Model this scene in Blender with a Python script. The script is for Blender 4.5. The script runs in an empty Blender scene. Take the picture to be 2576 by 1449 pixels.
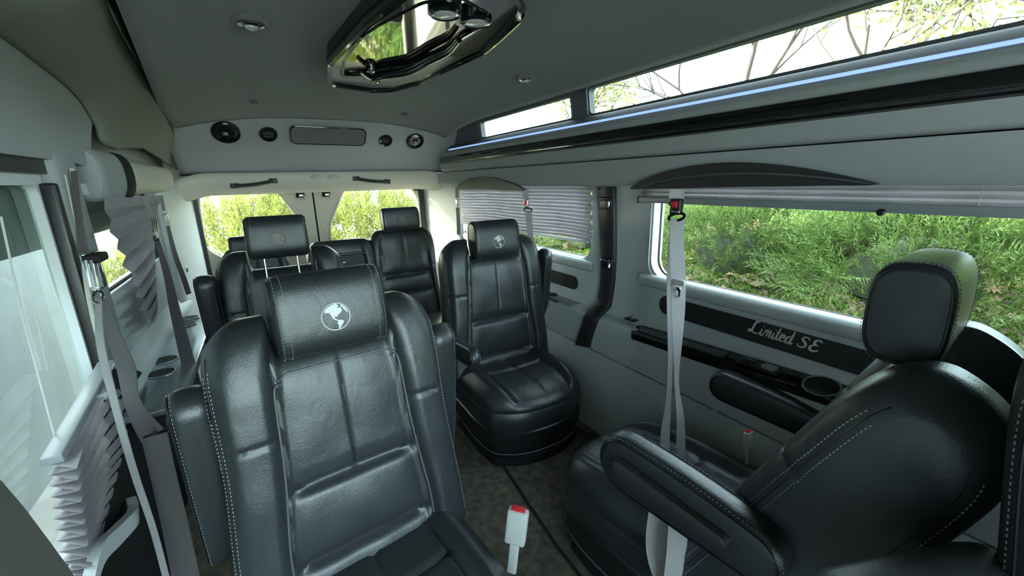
import bpy, bmesh, math, random
from mathutils import Vector, Matrix, noise
from math import sin, cos, pi, radians, sqrt, exp
random.seed(7)
C = bpy.context.scene
COL = C.collection
# ------------------------------------------------------------------ camera
CF, CX, CY, CH = 1050.0, 1288.0, 724.5, 1.23
_y, _p, _r = radians(30.09), radians(14.53), radians(-1.40)
FW = Vector((sin(_y)*cos(_p), cos(_y)*cos(_p), -sin(_p)))
RT = Vector((cos(_y), -sin(_y), 0)); UP = RT.cross(FW)
RT, UP = RT*cos(_r)+UP*sin(_r), -RT*sin(_r)+UP*cos(_r)
cd = bpy.data.cameras.new('camera'); cam = bpy.data.objects.new('camera', cd); COL.objects.link(cam)
cd.sensor_width = 36.0; cd.lens = CF/2576*36.0; cd.clip_start = 0.02; cd.clip_end = 300
cam.matrix_world = Matrix(((RT.x, UP.x, -FW.x, 0), (RT.y, UP.y, -FW.y, 0), (RT.z, UP.z, -FW.z, CH), (0, 0, 0, 1)))
C.camera = cam
# ------------------------------------------------------------------ light
C.view_settings.view_transform = 'Standard'; C.view_settings.look = 'None'
C.view_settings.gamma = 1.0; C.view_settings.use_curve_mapping = False
C.view_settings.exposure = 4.0
w = bpy.data.worlds.new('World'); C.world = w; w.use_nodes = True
nt = w.node_tree; bg = nt.nodes['Background']
sky = nt.nodes.new('ShaderNodeTexSky'); sky.sky_type = 'NISHITA'; sky.sun_disc = False
sky.sun_elevation = radians(28); sky.sun_rotation = radians(-50); sky.air_density = 1.0; sky.dust_density = 2.5
mx = nt.nodes.new('ShaderNodeMix'); mx.data_type = 'RGBA'; mx.inputs[0].default_value = 0.55
mx.inputs[7].default_value = (4.7, 5.2, 6.0, 1)
nt.links.new(sky.outputs[0], mx.inputs[6]); nt.links.new(mx.outputs[2], bg.inputs[0])
bg.inputs[1].default_value = 0.22
sd = bpy.data.lights.new('sun', 'SUN'); sd.energy = 2.2; sd.angle = radians(1.5); sd.color = (1.0, .93, .78)
so = bpy.data.objects.new('sun', sd); COL.objects.link(so)
so.rotation_euler = Vector((0.62, -0.52, -0.42)).to_track_quat('-Z', 'Y').to_euler()
def portal(loc, rot, sx, sy):
    l = bpy.data.lights.new('window_portal', 'AREA'); l.shape = 'RECTANGLE'; l.size = sx; l.size_y = sy
    l.cycles.is_portal = True
    o = bpy.data.objects.new('window_portal', l); COL.objects.link(o); o.location = loc; o.rotation_euler = rot
portal((.42, -1.37, 1.15), (radians(90), 0, 0), 2.0, 1.1)
portal((-.56, -.65, 1.0), (0, radians(-90), 0), .6, 1.2)
portal((-.56, .8, .85), (0, radians(-90), 0), .8, 1.4)
portal((-.56, 2.2, 1.05), (0, radians(-90), 0), .35, 1.1)
portal((1.5, .4, 1.05), (0, radians(90), 0), .55, 2.0)
portal((1.5, 2.2, 1.05), (0, radians(90), 0), .55, 1.6)
portal((.37, 3.75, 1.0), (radians(-90), 0, 0), 1.7, .6)
portal((1.5, 1.3, 1.62), (0, radians(90), 0), .2, 3.2)
# ------------------------------------------------------------------ measuring helpers: photo pixel -> point on a real plane
def ray(x, y): return FW + RT*((x-CX)/CF) - UP*((y-CY)/CF)
def PX(x, y, X): d = ray(x, y); t = X/d.x; return Vector((0, 0, CH)) + d*t
def PY(x, y, Y): d = ray(x, y); t = Y/d.y; return Vector((0, 0, CH)) + d*t
def PZ(x, y, Z): d = ray(x, y); t = (Z-CH)/d.z; return Vector((0, 0, CH)) + d*t
# ------------------------------------------------------------------ materials
MATS = {}
def mat(name, col, rough=.5, metal=0, bump=0, bscale=200, spec=.5, coat=0, var=0, vscale=5, emit=None, alpha=None, sheen=0, bdet=2, trans=0):
    m = bpy.data.materials.new(name); m.use_nodes = True; n = m.node_tree; b = n.nodes['Principled BSDF']
    b.inputs['Base Color'].default_value = (*col, 1); b.inputs['Roughness'].default_value = rough
    b.inputs['Metallic'].default_value = metal; b.inputs['Specular IOR Level'].default_value = spec
    b.inputs['Coat Weight'].default_value = coat; b.inputs['Coat Roughness'].default_value = .05
    b.inputs['Sheen Weight'].default_value = sheen
    tc = n.nodes.new('ShaderNodeTexCoord')
    if bump:
        t = n.nodes.new('ShaderNodeTexNoise'); t.inputs['Scale'].default_value = bscale; t.inputs['Detail'].default_value = bdet
        bp = n.nodes.new('ShaderNodeBump'); bp.inputs['Strength'].default_value = bump; bp.inputs['Distance'].default_value = .002
        n.links.new(tc.outputs['Object'], t.inputs['Vector']); n.links.new(t.outputs[0], bp.inputs['Height']); n.links.new(bp.outputs[0], b.inputs['Normal'])
        if name == 'black_leather':      # soft creases over the fine grain
            t2 = n.nodes.new('ShaderNodeTexNoise'); t2.inputs['Scale'].default_value = 16; t2.inputs['Detail'].default_value = 3; t2.inputs['Distortion'].default_value = 1.2
            mp = n.nodes.new('ShaderNodeMapping'); mp.inputs['Scale'].default_value = (1.6, 1.0, .8)
            b2 = n.nodes.new('ShaderNodeBump'); b2.inputs['Strength'].default_value = .08; b2.inputs['Distance'].default_value = .012
            n.links.new(tc.outputs['Object'], mp.inputs[0]); n.links.new(mp.outputs[0], t2.inputs['Vector']); n.links.new(t2.outputs[0], b2.inputs['Height']); n.links.new(b2.outputs[0], bp.inputs['Normal'])
    if var:
        t = n.nodes.new('ShaderNodeTexNoise'); t.inputs['Scale'].default_value = vscale; t.inputs['Detail'].default_value = 6
        r = n.nodes.new('ShaderNodeValToRGB')
        r.color_ramp.elements[0].position = .35; r.color_ramp.elements[1].position = .68
        r.color_ramp.elements[0].color = (*[c*(1-var) for c in col], 1); r.color_ramp.elements[1].color = (*[min(1, c*(1+var)) for c in col], 1)
        n.links.new(tc.outputs['Object'], t.inputs['Vector']); n.links.new(t.outputs[0], r.inputs[0]); n.links.new(r.outputs[0], b.inputs['Base Color'])
    if emit: b.inputs['Emission Color'].default_value = (*emit[:3], 1); b.inputs['Emission Strength'].default_value = emit[3]
    MATS[name] = m; return m
leather = mat('black_leather', (.021, .0245, .027), .35, bump=.3, bscale=420, spec=.75, bdet=4)
leather_dull = mat('charcoal_leather', (.03, .032, .033), .5, bump=.3, bscale=380, spec=.5)
pipe_m = mat('piping_thread', (.10, .10, .105), .4)
stitch_m = mat('grey_stitching', (.22, .22, .22), .6)
vinyl = mat('grey_vinyl', (.60, .62, .62), .62, bump=.12, bscale=500)
vinyl_cream = mat('warm_grey_panel', (.55, .52, .44), .6, bump=.1, bscale=500)
bulge_m = mat('shaded_olive_trim', (.20, .205, .175), .75, bump=.2, bscale=700)  # darker copy of the upper trim, with shade put into the colour
head_m = mat('dark_grey_headliner', (.11, .115, .118), .9, bump=.25, bscale=700, sheen=.2)
upper_m = mat('grey_upholstered_trim', (.33, .345, .345), .8, bump=.25, bscale=700)
upper_dark = mat('slate_upholstered_trim', (.10, .103, .11), .6, bump=.2, bscale=700)
gloss = mat('gloss_black', (.006, .006, .007), .06, coat=.6)
satin = mat('satin_black', (.012, .012, .013), .35)
dark_m = mat('matt_black', (.006, .006, .006), .8)
strip_m = mat('charcoal_inlay', (.025, .025, .027), .45, bump=.2, bscale=300)
chrome = mat('chrome', (.75, .76, .78), .12, metal=1)
silver = mat('silver_thread', (.60, .60, .60), .4)
emboss = mat('embossed_bronze_leather', (.17, .12, .09), .4)
mirror_m = mat('mirror', (.55, .52, .44), .03, metal=1)
carpet = mat('brown_grey_carpet', (.105, .090, .066), .95, bump=.8, bscale=600, var=.4, vscale=30)
carpet2 = mat('brown_grey_mat', (.088, .075, .055), .95, bump=.8, bscale=600, var=.4, vscale=30)
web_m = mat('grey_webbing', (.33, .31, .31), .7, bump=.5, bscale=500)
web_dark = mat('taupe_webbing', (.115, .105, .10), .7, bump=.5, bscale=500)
red_m = mat('red_button', (.75, .01, .03), .4)
white_m = mat('off_white_plastic', (.55, .55, .53), .4)
light_lens = mat('frosted_lens', (.50, .50, .47), .15)
led_m = mat('pale_blue_light_strip', (.35, .45, .6), .3, emit=(.30, .48, 1.0, .07))
rail_m = mat('silver_rail', (.27, .29, .30), .35)
cup_m = mat('sheen_toned_tray', (.42, .47, .50), .18, metal=.7)  # tray lightened and blued, its bluish reflection is put into the colour
tray_m = mat('dark_glossy_tray', (.10, .11, .115), .14, coat=.4)
letter_m = mat('silver_lettering', (.62, .62, .60), .35)
def shade_mat():
    m = mat('pleated_shade_fabric', (.62, .58, .60), .8, bump=.3, bscale=300, var=.12, vscale=9)
    n = m.node_tree; b = n.nodes['Principled BSDF']; tr = n.nodes.new('ShaderNodeBsdfTranslucent'); tr.inputs[0].default_value = (.7, .66, .68, 1)
    ms = n.nodes.new('ShaderNodeMixShader'); ms.inputs[0].default_value = .5
    o = n.nodes['Material Output']; n.links.new(b.outputs[0], ms.inputs[1]); n.links.new(tr.outputs[0], ms.inputs[2]); n.links.new(ms.outputs[0], o.inputs[0]); return m
shade_m = shade_mat()
def glass_mat(name='window_glass', tint=(.86, .93, .88)):
    m = bpy.data.materials.new(name); m.use_nodes = True; n = m.node_tree; n.nodes.remove(n.nodes['Principled BSDF'])
    t = n.nodes.new('ShaderNodeBsdfTransparent'); t.inputs[0].default_value = (*tint, 1)
    g = n.nodes.new('ShaderNodeBsdfGlossy'); g.inputs['Roughness'].default_value = .01
    f = n.nodes.new('ShaderNodeMath'); f.operation = 'MULTIPLY'; f.inputs[1].default_value = .35; lw = n.nodes.new('ShaderNodeLayerWeight'); lw.inputs[0].default_value = .12; n.links.new(lw.outputs[0], f.inputs[0])
    ms = n.nodes.new('ShaderNodeMixShader')
    n.links.new(f.outputs[0], ms.inputs[0]); n.links.new(t.outputs[0], ms.inputs[1]); n.links.new(g.outputs[0], ms.inputs[2]); n.links.new(ms.outputs[0], n.nodes['Material Output'].inputs[0]); return m
glass = glass_mat()
def leaf_mat(name, c1, c2, trl=.3):
    m = bpy.data.materials.new(name); m.use_nodes = True; n = m.node_tree; b = n.nodes['Principled BSDF']; b.inputs['Roughness'].default_value = .6
    oi = n.nodes.new('ShaderNodeNewGeometry'); r = n.nodes.new('ShaderNodeValToRGB')
    r.color_ramp.elements[0].color = (*c1, 1); r.color_ramp.elements[1].color = (*c2, 1)
    n.links.new(oi.outputs['Random Per Island'], r.inputs[0]); n.links.new(r.outputs[0], b.inputs['Base Color'])
    tr = n.nodes.new('ShaderNodeBsdfTranslucent'); n.links.new(r.outputs[0], tr.inputs[0])
    ms = n.nodes.new('ShaderNodeMixShader'); ms.inputs[0].default_value = trl
    n.links.new(b.outputs[0], ms.inputs[1]); n.links.new(tr.outputs[0], ms.inputs[2]); n.links.new(ms.outputs[0], n.nodes['Material Output'].inputs[0]); return m
# ------------------------------------------------------------------ object helpers
def tag(o, label=None, cat=None, group=None, kind=None):
    if label: o['label'] = label
    if cat: o['category'] = cat
    if group: o['group'] = group
    if kind: o['kind'] = kind
    return o
def thing(name, label, cat, loc=(0, 0, 0), rz=0, group=None):
    o = bpy.data.objects.new(name, None); COL.objects.link(o); o.location = loc; o.rotation_euler = (0, 0, rz); o.empty_display_size = .05
    return tag(o, label, cat, group)
def mk(name, V, F, m, parent=None, smooth=True, auto=None, world=True):
    """V in world coordinates when the parent is an unrotated Empty (offset is removed)."""
    me = bpy.data.meshes.new(name)
    off = parent_origin(parent) if world else Vector((0, 0, 0))
    me.from_pydata([tuple(Vector(v)-off) for v in V], [], F); me.validate(); me.update()
    bm = bmesh.new(); bm.from_mesh(me); bmesh.ops.remove_doubles(bm, verts=bm.verts, dist=1e-5); bmesh.ops.recalc_face_normals(bm, faces=bm.faces)
    if smooth:
        lim = auto if auto is not None else radians(38)
        for f in bm.faces: f.smooth = True
        for e in bm.edges:
            if len(e.link_faces) == 2 and e.calc_face_angle(0) > lim: e.smooth = False
    bm.to_mesh(me); bm.free()
    o = bpy.data.objects.new(name, me); COL.objects.link(o); me.materials.append(m)
    if parent is not None: o.parent = parent
    return o
def parent_origin(p):
    v = Vector((0, 0, 0))
    while p is not None: v += p.location; p = p.parent
    return v
class MB:
    def __init__(s): s.V = []; s.F = []
    def add(s, V, F):
        b = len(s.V); s.V += [Vector(v) for v in V]; s.F += [tuple(i+b for i in f) for f in F]; return s
    def xf(s, M): s.V = [M @ v for v in s.V]; return s
    def box(s, c, d, rot=None, bev=0):
        bm = bmesh.new(); bmesh.ops.create_cube(bm, size=1)
        for v in bm.verts: v.co = Vector((v.co.x*d[0], v.co.y*d[1], v.co.z*d[2]))
        if bev: bmesh.ops.bevel(bm, geom=bm.edges[:], offset=bev, segments=3, profile=.5, affect='EDGES')
        M = Matrix.Translation(Vector(c)) @ (rot.to_4x4() if rot else Matrix.Identity(4))
        bm.verts.index_update(); s.add([M @ v.co for v in bm.verts], [[v.index for v in f.verts] for f in bm.faces]); bm.free(); return s
    def tube(s, P, r, n=8, closed=False, cap=True):
        P = [Vector(p) for p in P]; N = len(P); V = []; F = []; R = r if isinstance(r, (list, tuple)) else [r]*N
        prev = None
        for i, p in enumerate(P):
            a = P[(i-1) % N] if (closed or i > 0) else p; b = P[(i+1) % N] if (closed or i < N-1) else p
            t = (b-a).normalized()
            if prev is None:
                x = t.orthogonal().normalized()
            else:
                x = (prev-t*prev.dot(t)); x = x.normalized() if x.length > 1e-6 else t.orthogonal().normalized()
            prev = x; y = t.cross(x)
            V += [p+x*cos(2*pi*k/n)*R[i]+y*sin(2*pi*k/n)*R[i] for k in range(n)]
        for i in range(N if closed else N-1):
            j = (i+1) % N
            for k in range(n): F.append((i*n+k, i*n+(k+1) % n, j*n+(k+1) % n, j*n+k))
        if cap and not closed: F.append(tuple(range(n))[::-1]); F.append(tuple((N-1)*n+k for k in range(n)))
        return s.add(V, F)
    def lathe(s, prof, c, axis, n=32):
        """prof: list of (r, h) along axis"""
        a = Vector(axis).normalized(); x = a.orthogonal().normalized(); y = a.cross(x); V = []; F = []
        for r, h in prof: V += [Vector(c)+a*h+(x*cos(2*pi*k/n)+y*sin(2*pi*k/n))*max(r, 1e-5) for k in range(n)]
        for i in range(len(prof)-1):
            for k in range(n): F.append((i*n+k, i*n+(k+1) % n, (i+1)*n+(k+1) % n, (i+1)*n+k))
        F.append(tuple(range(n))[::-1]); F.append(tuple((len(prof)-1)*n+k for k in range(n)))
        return s.add(V, F)
    def loft(s, rows, closed=False, cap=False):
        n = len(rows[0]); V = [v for r in rows for v in r]; F = []
        for i in range(len(rows)-1):
            for k in range(n if closed else n-1):
                F.append((i*n+k, i*n+(k+1) % n, (i+1)*n+(k+1) % n, (i+1)*n+k))
        if cap: F.append(tuple(range(n))[::-1]); F.append(tuple((len(rows)-1)*n+k for k in range(n)))
        return s.add(V, F)
    def ribbon(s, P, W, th=.0015):
        """P points, W width vectors (half) ; solid strap"""
        P = [Vector(p) for p in P]; rows = []
        for i, p in enumerate(P):
            t = (P[min(i+1, len(P)-1)]-P[max(i-1, 0)]).normalized(); w_ = Vector(W[i] if isinstance(W, list) else W); n = t.cross(w_).normalized()*th
            rows.append([p-w_+n, p+w_+n, p+w_-n, p-w_-n])
        return s.loft(rows, closed=True, cap=True)
    def panel(s, outline, holes, O, U, Vv, th):
        """flat panel with holes; outline/holes 2D lists; O origin; U,V axes; extruded by vector th"""
        bm = bmesh.new(); O = Vector(O); U = Vector(U); Vv = Vector(Vv); th = Vector(th)
        es = []
        for loop in [outline]+holes:
            vs = [bm.verts.new(O+U*a+Vv*b) for a, b in loop]
            for i in range(len(vs)): es.append(bm.edges.new((vs[i], vs[(i+1) % len(vs)])))
        g = bmesh.ops.triangle_fill(bm, use_beauty=True, use_dissolve=False, edges=es, normal=U.cross(Vv))
        fs = [f for f in g['geom'] if isinstance(f, bmesh.types.BMFace)]
        if th.length > 0:
            e = bmesh.ops.extrude_face_region(bm, geom=fs); bmesh.ops.translate(bm, vec=th, verts=[v for v in e['geom'] if isinstance(v, bmesh.types.BMVert)])
        bm.verts.index_update(); s.add([v.co.copy() for v in bm.verts], [[v.index for v in f.verts] for f in bm.faces]); bm.free(); return s
    def build(s, name, m, parent=None, smooth=True, auto=None, world=True): return mk(name, s.V, s.F, m, parent, smooth, auto, world)
def catmull(P, n=8):
    P = [Vector(p) for p in P]; out = []
    for i in range(len(P)-1):
        a, b, c, d = P[max(i-1, 0)], P[i], P[i+1], P[min(i+2, len(P)-1)]
        for k in range(n):
            t = k/n; out.append(.5*((2*b)+(c-a)*t+(2*a-5*b+4*c-d)*t*t+(3*b-a-3*c+d)*t**3))
    out.append(P[-1]); return out
def resamp(P, n):
    P = [Vector(p) for p in P]; L = [0]
    for i in range(1, len(P)): L.append(L[-1]+(P[i]-P[i-1]).length)
    out = []; j = 0
    for k in range(n):
        d = L[-1]*k/(n-1)
        while j < len(L)-2 and L[j+1] < d: j += 1
        t = (d-L[j])/max(L[j+1]-L[j], 1e-9); out.append(P[j].lerp(P[j+1], min(max(t, 0), 1)))
    return out
def rrect(x0, y0, x1, y1, r, n=6):
    r = [r]*4 if not isinstance(r, (list, tuple)) else r
    cs = [(x1-r[0], y1-r[0], 0, r[0]), (x0+r[1], y1-r[1], 90, r[1]), (x0+r[2], y0+r[2], 180, r[2]), (x1-r[3], y0+r[3], 270, r[3])]
    return [(cx+rr*cos(radians(a+90*k/n)), cy+rr*sin(radians(a+90*k/n))) for cx, cy, a, rr in cs for k in range(n+1)]
def roundpoly(pts, r, n=5):
    out = []; N = len(pts)
    for i in range(N):
        p = Vector(pts[i]); a = Vector(pts[i-1]); b = Vector(pts[(i+1) % N]); u = (a-p); v = (b-p); d = min(r, u.length*.45, v.length*.45); u = u.normalized()*d; v = v.normalized()*d
        for k in range(n+1):
            t = k/n; out.append(tuple((p+u)*(1-t)**2+p*2*t*(1-t)+(p+v)*t*t))
    return out
# ================================================================== THE VAN SHELL
Y0, YR = -1.3, 3.35           # front and rear of the shell
# ---- floor
MB().box((.42, .95, -.025), (1.86, 5.3, .05)).build('floor', carpet, smooth=False)['kind'] = 'structure'
fm = MB(); pts = [PZ(1255, 1170, .006), PZ(1262, 1215, .006), PZ(1330, 1300, .006), PZ(1420, 1440, .006)]
mo = roundpoly([(.76, 2.3), (.76, 1.50), (.70, .95), (.66, -.2), (1.2, -.2), (1.2, 2.3)], .05)
fm.panel(mo, [], (0, 0, .001), (1, 0, 0), (0, 1, 0), (0, 0, .008))
t = fm.build('floor_mat', carpet2, smooth=False); tag(t, 'brown grey carpet mat with dark bound edge under the right-hand seats', 'mat')
MB().tube([(a, b, .007) for a, b in mo], .006, 6, closed=True).build('bound_edge', dark_m, t)
# ---- ceiling (domed panel)
def ceil_z(x, y):
    s = (x-.42)/.8; return 1.665-.085*max(0, abs(s))**2.6-.04*max(0, (y-2.3)/.6)**2*(1 if y > 2.3 else 0)
def ceil_left(y):            # left edge of the dark headliner panel
    return -.185-.16*min(1, max(0, (y-1.1)/1.5))
rows = []
for j in range(49):
    y = Y0+(3.0-Y0)*j/48; xl = ceil_left(y); xr = 1.20
    rows.append([Vector((xl+(xr-xl)*i/40, y, ceil_z(xl+(xr-xl)*i/40, y))) for i in range(41)])
o = MB().loft(rows).build('ceiling', head_m); o['kind'] = 'structure'
so_ = o.modifiers.new('t', 'SOLIDIFY'); so_.thickness = .02; so_.offset = 1
# flat roof above everything, keeps daylight out
MB().box((.42, .95, 1.80), (2.1, 5.3, .03)).build('ceiling', head_m, smooth=False)['kind'] = 'structure'
# ---- right wall: profile bands extruded along Y
def band(name, prof, y0, y1, m, th=.012, n=6, kind='structure', sub=1, fn=None):
    P = [Vector((x, 0, z)) for x, z in prof]
    if sub > 1: P = catmull(P, sub)
    mb = MB(); back = [Vector((p.x+th, 0, p.z)) for p in P][::-1]; L = P+back
    rows = [[Vector((p.x, y0+(y1-y0)*k/n, p.z)) + (fn(p, y0+(y1-y0)*k/n) if fn else Vector()) for p in L] for k in range(n+1)]
    mb.loft(rows, closed=True, cap=True)
    o = mb.build(name, m); 
    if kind: o['kind'] = kind
    return o
XW = 1.30
MB().box((1.352, 1.0, .28), (.02, 4.8, .68)).build('wall_right', dark_m, smooth=False)['kind'] = 'structure'  # added black backing, stops daylight leaking through the wall seam
MB().box((1.34, 1.0, 1.363), (.02, 4.6, .225)).build('wall_right', dark_m, smooth=False)['kind'] = 'structure'  # added black backing, closes the daylight gap above the valance
band('wall_right', [(1.27, 0), (1.27, .30), (1.285, .405), (1.285, .412)], Y0, YR, vinyl)
band('wall_right', [(1.285, .418), (1.283, .43), (1.275, .50), (1.27, .575), (1.275, .595), (1.30, .605), (1.33, .607)], Y0, YR, vinyl, sub=4)
# window band, flat at X=1.33 with two window holes, leaning reveal
wb = MB()
holes = [rrect(1.53, .845, 3.02, 1.24, .07), rrect(-.55, .835, 1.16, 1.24, .07)]
wb.panel([(Y0, .60), (YR, .60), (YR, 1.26), (Y0, 1.26)], [holes[0][::-1], holes[1][::-1]], (1.33, 0, 0), (0, 1, 0), (0, 0, 1), (.06, 0, 0))
wb.build('wall_right', vinyl, auto=radians(30))['kind'] = 'structure'
for k, h in enumerate(holes):      # panes with dark rubber gasket
    t = MB().panel(h, [], (1.378, 0, 0), (0, 1, 0), (0, 0, 1), (.004, 0, 0)).build('window_%d' % (k+1), glass, smooth=False); t['kind'] = 'structure'
    MB().tube([(1.372, a, b) for a, b in h], .005, 6, closed=True).build('gasket', satin, t)
    MB().tube([(1.328, a, b) for a, b in [(p[0]*1.0+(.012 if p[0] > sum(q[0] for q in h)/len(h) else -.012), p[1]-.012 if p[1] < 1.0 else p[1]+.012) for p in h]], .004, 6, closed=True).build('window_lip', vinyl, t)
# sill ledge rolls under the windows
for y0, y1 in ((1.50, 3.05), (-.6, 1.20)):
    band('trim_1' if y0 > 1 else 'trim_2', [(1.335, .845), (1.318, .838), (1.308, .82), (1.315, .795), (1.331, .785)], y0, y1, vinyl, sub=5, th=.004)
# ---- upper right: valance cabinet, crease, black rail, light strip, skylight recess
band('trim_3', [(1.33, 1.250), (1.27, 1.215), (1.222, 1.197), (1.205, 1.206), (1.198, 1.235), (1.195, 1.295)], Y0, YR-.1, upper_m, sub=5)
band('trim_4', [(1.200, 1.299), (1.19, 1.303), (1.182, 1.315), (1.18, 1.352)], Y0, 3.05, upper_m, sub=3)
band('trim_5', [(1.182, 1.352), (1.168, 1.358), (1.165, 1.375), (1.168, 1.398), (1.18, 1.405)], Y0, 3.02, gloss, sub=4)
band('trim_6', [(1.182, 1.405), (1.185, 1.425), (1.20, 1.440), (1.215, 1.446)], Y0, 3.02, upper_m, sub=3)
lt = band('trim_7', [(1.210, 1.446), (1.208, 1.4500), (1.212, 1.4540)], Y0, 2.95, led_m, th=.006)
band('trim_8', [(1.216, 1.450), (1.240, 1.470), (1.262, 1.484), (1.285, 1.487)], Y0, 3.02, upper_dark, sub=4)
sk = MB()
shole = [rrect(1.63, 1.498, 2.55, 1.59, .012), rrect(-.10, 1.498, 1.50, 1.60, .02)]
sk.panel([(Y0, 1.480), (3.1, 1.480), (3.1, 1.78), (Y0, 1.78)], [h[::-1] for h in shole], (1.285+.12*1.48, 0, 0), (0, 1, 0), (-.12, 0, 1), (.03, 0, 0))
sk.build('wall_right', upper_dark, auto=radians(30))['kind'] = 'structure'
for k, h in enumerate(shole):
    f = lambda a, b, d=0: Vector((1.285-.12*b+d, a, b))
    t = MB().panel(h, [], (1.302+.12*1.48, 0, 0), (0, 1, 0), (-.12, 0, 1), (.004, 0, 0)).build('window_%d' % (k+3), glass, smooth=False); t['kind'] = 'structure'
    MB().tube([Vector((1.283-.12*(b-1.48), a, b)) for a, b in rrect(h[0][0]-.0 if 0 else min(p[0] for p in h)-.012, 1.486, max(p[0] for p in h)+.012, 1.61, .02)], .0035, 6, closed=True).build('window_frame', rail_m if k == 1 else upper_dark, t)
# ---- rear: angled overhead bulkhead, header, doors, posts
rb = MB()
rows = []
for j in range(13):
    v = j/12; row = []
    for i in range(41):
        x = -.40+1.72*i/40; sx = (x-.42)/.86
        yb = 3.22+.02*(1-sx*sx); yt = 2.90+.03*(1-sx*sx)
        zb = 1.305; zt = 1.655-.05*abs(sx)**2.5
        a = v*v*(3-2*v)*.35+v*.65
        row.append(Vector((x, yb+(yt-yb)*a, zb+(zt-zb)*v-.02*sin(pi*v)*0)))
    rows.append(row)
rb.loft(rows); o = rb.build('wall_rear', upper_m); o['kind'] = 'structure'; m_ = o.modifiers.new('t', 'SOLIDIFY'); m_.thickness = .02; m_.offset = 1
hd = MB()      # curved header above the rear doors
P = [(3.225, 1.300), (3.215, 1.285), (3.22, 1.25), (3.25, 1.215), (3.30, 1.20), (3.42, 1.195)]
P = catmull([Vector((0, a, b)) for a, b in P], 5)
rows = [[Vector((x, p.y+.05*abs((x-.42)/.86)**6*-1, p.z-.30*max(0, abs((x-.42)/.86)-.80)**1.6*2)) for p in P] for x in [-.46+1.80*i/40 for i in range(41)]]
hd.loft(rows); o = hd.build('trim_9', vinyl_cream); o['kind'] = 'structure'; m_ = o.modifiers.new('t', 'SOLIDIFY'); m_.thickness = .02
MB().tube([(-.40+1.7*i/30, 3.222, 1.303) for i in range(31)], .004, 6).build('trim_10', dark_m)['kind'] = 'structure'
YD = 3.48
MB().panel([(-.55, -.05), (1.42, -.05), (1.42, 1.8), (-.55, 1.8)], [[(-.42, 0.05), (-.42, 1.215), (1.18, 1.215), (1.18, .05)]], (0, YD-.06, 0), (1, 0, 0), (0, 0, 1), (0, .05, 0)).build('wall_rear', vinyl_cream, smooth=False)['kind'] = 'structure'
def rear_door(k, x0, x1, win):
    t = MB().panel([(x0, .05), (x1, .05), (x1, 1.22), (x0, 1.22)], [win[::-1]], (0, YD, 0), (1, 0, 0), (0, 0, 1), (0, .06, 0)).build('door_%d' % k, vinyl_cream, auto=radians(30)); t['kind'] = 'structure'
    MB().panel(win, [], (0, YD+.045, 0), (1, 0, 0), (0, 0, 1), (0, .004, 0)).build('window_pane', glass, t, smooth=False)
    MB().tube([(a, YD+.002, b) for a, b in win], .010, 8, closed=True).build('window_frame', vinyl_cream, t)
    return t
w1 = roundpoly([(-.36, 1.205), (.10, 1.205), (.265, .90), (.265, .72), (-.26, .72), (-.385, .82)], .06)
w2 = roundpoly([(.555, 1.205), (1.07, 1.205), (1.13, 1.10), (1.13, .72), (.415, .72), (.415, .92)], .06)
d1 = rear_door(1, -.42, .325, w1); d2 = rear_door(2, .337, 1.18, w2)
MB().box((.331, YD+.02, .63), (.026, .03, 1.16)).build('gasket', dark_m, d1, smooth=False)
for d, xs in ((d1, .285), (d2, .385)):
    MB().lathe([(.011, 0), (.011, .004), (.006, .006)], (xs, YD, .885), (0, -1, 0), 14).build('screw_cap', vinyl, d)
for d, x in ((d1, .245), (d2, .42)):
    h = MB(); h.box((x, YD-.015, 1.165), (.055, .03, .05), bev=.006); h.build('latch', dark_m, d)
    h = MB(); h.box((x+.005, YD-.034, 1.155), (.03, .012, .022), bev=.004); h.tube([(x+.02, YD-.04, 1.15), (x+.022, YD-.035, 1.12)], .004, 8); h.build('latch_bolt', chrome, d)
# dark door-surround seals
for xs, z0 in ((-.382, .3), (1.130, .3)):
    sg = -1 if xs > 0 else 1
    P = catmull([(xs, YD-.075, z0), (xs, YD-.075, 1.08), (xs+sg*.03, YD-.075, 1.175), (xs+sg*.10, YD-.075, 1.205)], 6)
    MB().ribbon(P, [Vector((.022, 0, 0)) if i < len(P)*.6 else Vector((.014*1, 0, -.014*sg)) for i in range(len(P))], .012).build('trim_11' if xs < 0 else 'trim_12', satin)['kind'] = 'structure'
# D pillars
def post(name, a, b, z0, z1, m, th=.02):
    rows = []
    A = Vector(a); B = Vector(b)
    for j in range(13):
        t = j/12; rows.append([A.lerp(B, i/6).to_3d()+Vector((0, 0, z0+(z1-z0)*t)) for i in range(7)])
    o = MB().loft(rows).build(name, m); o['kind'] = 'structure'; mm = o.modifiers.new('t', 'SOLIDIFY'); mm.thickness = th; return o
post('wall_right', (1.33, 3.0, 0), (1.16, 3.43, 0), .1, 1.27, vinyl)
post('wall_left', (-.47, 2.75, 0), (-.40, 3.43, 0), .1, 1.27, vinyl)
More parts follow.
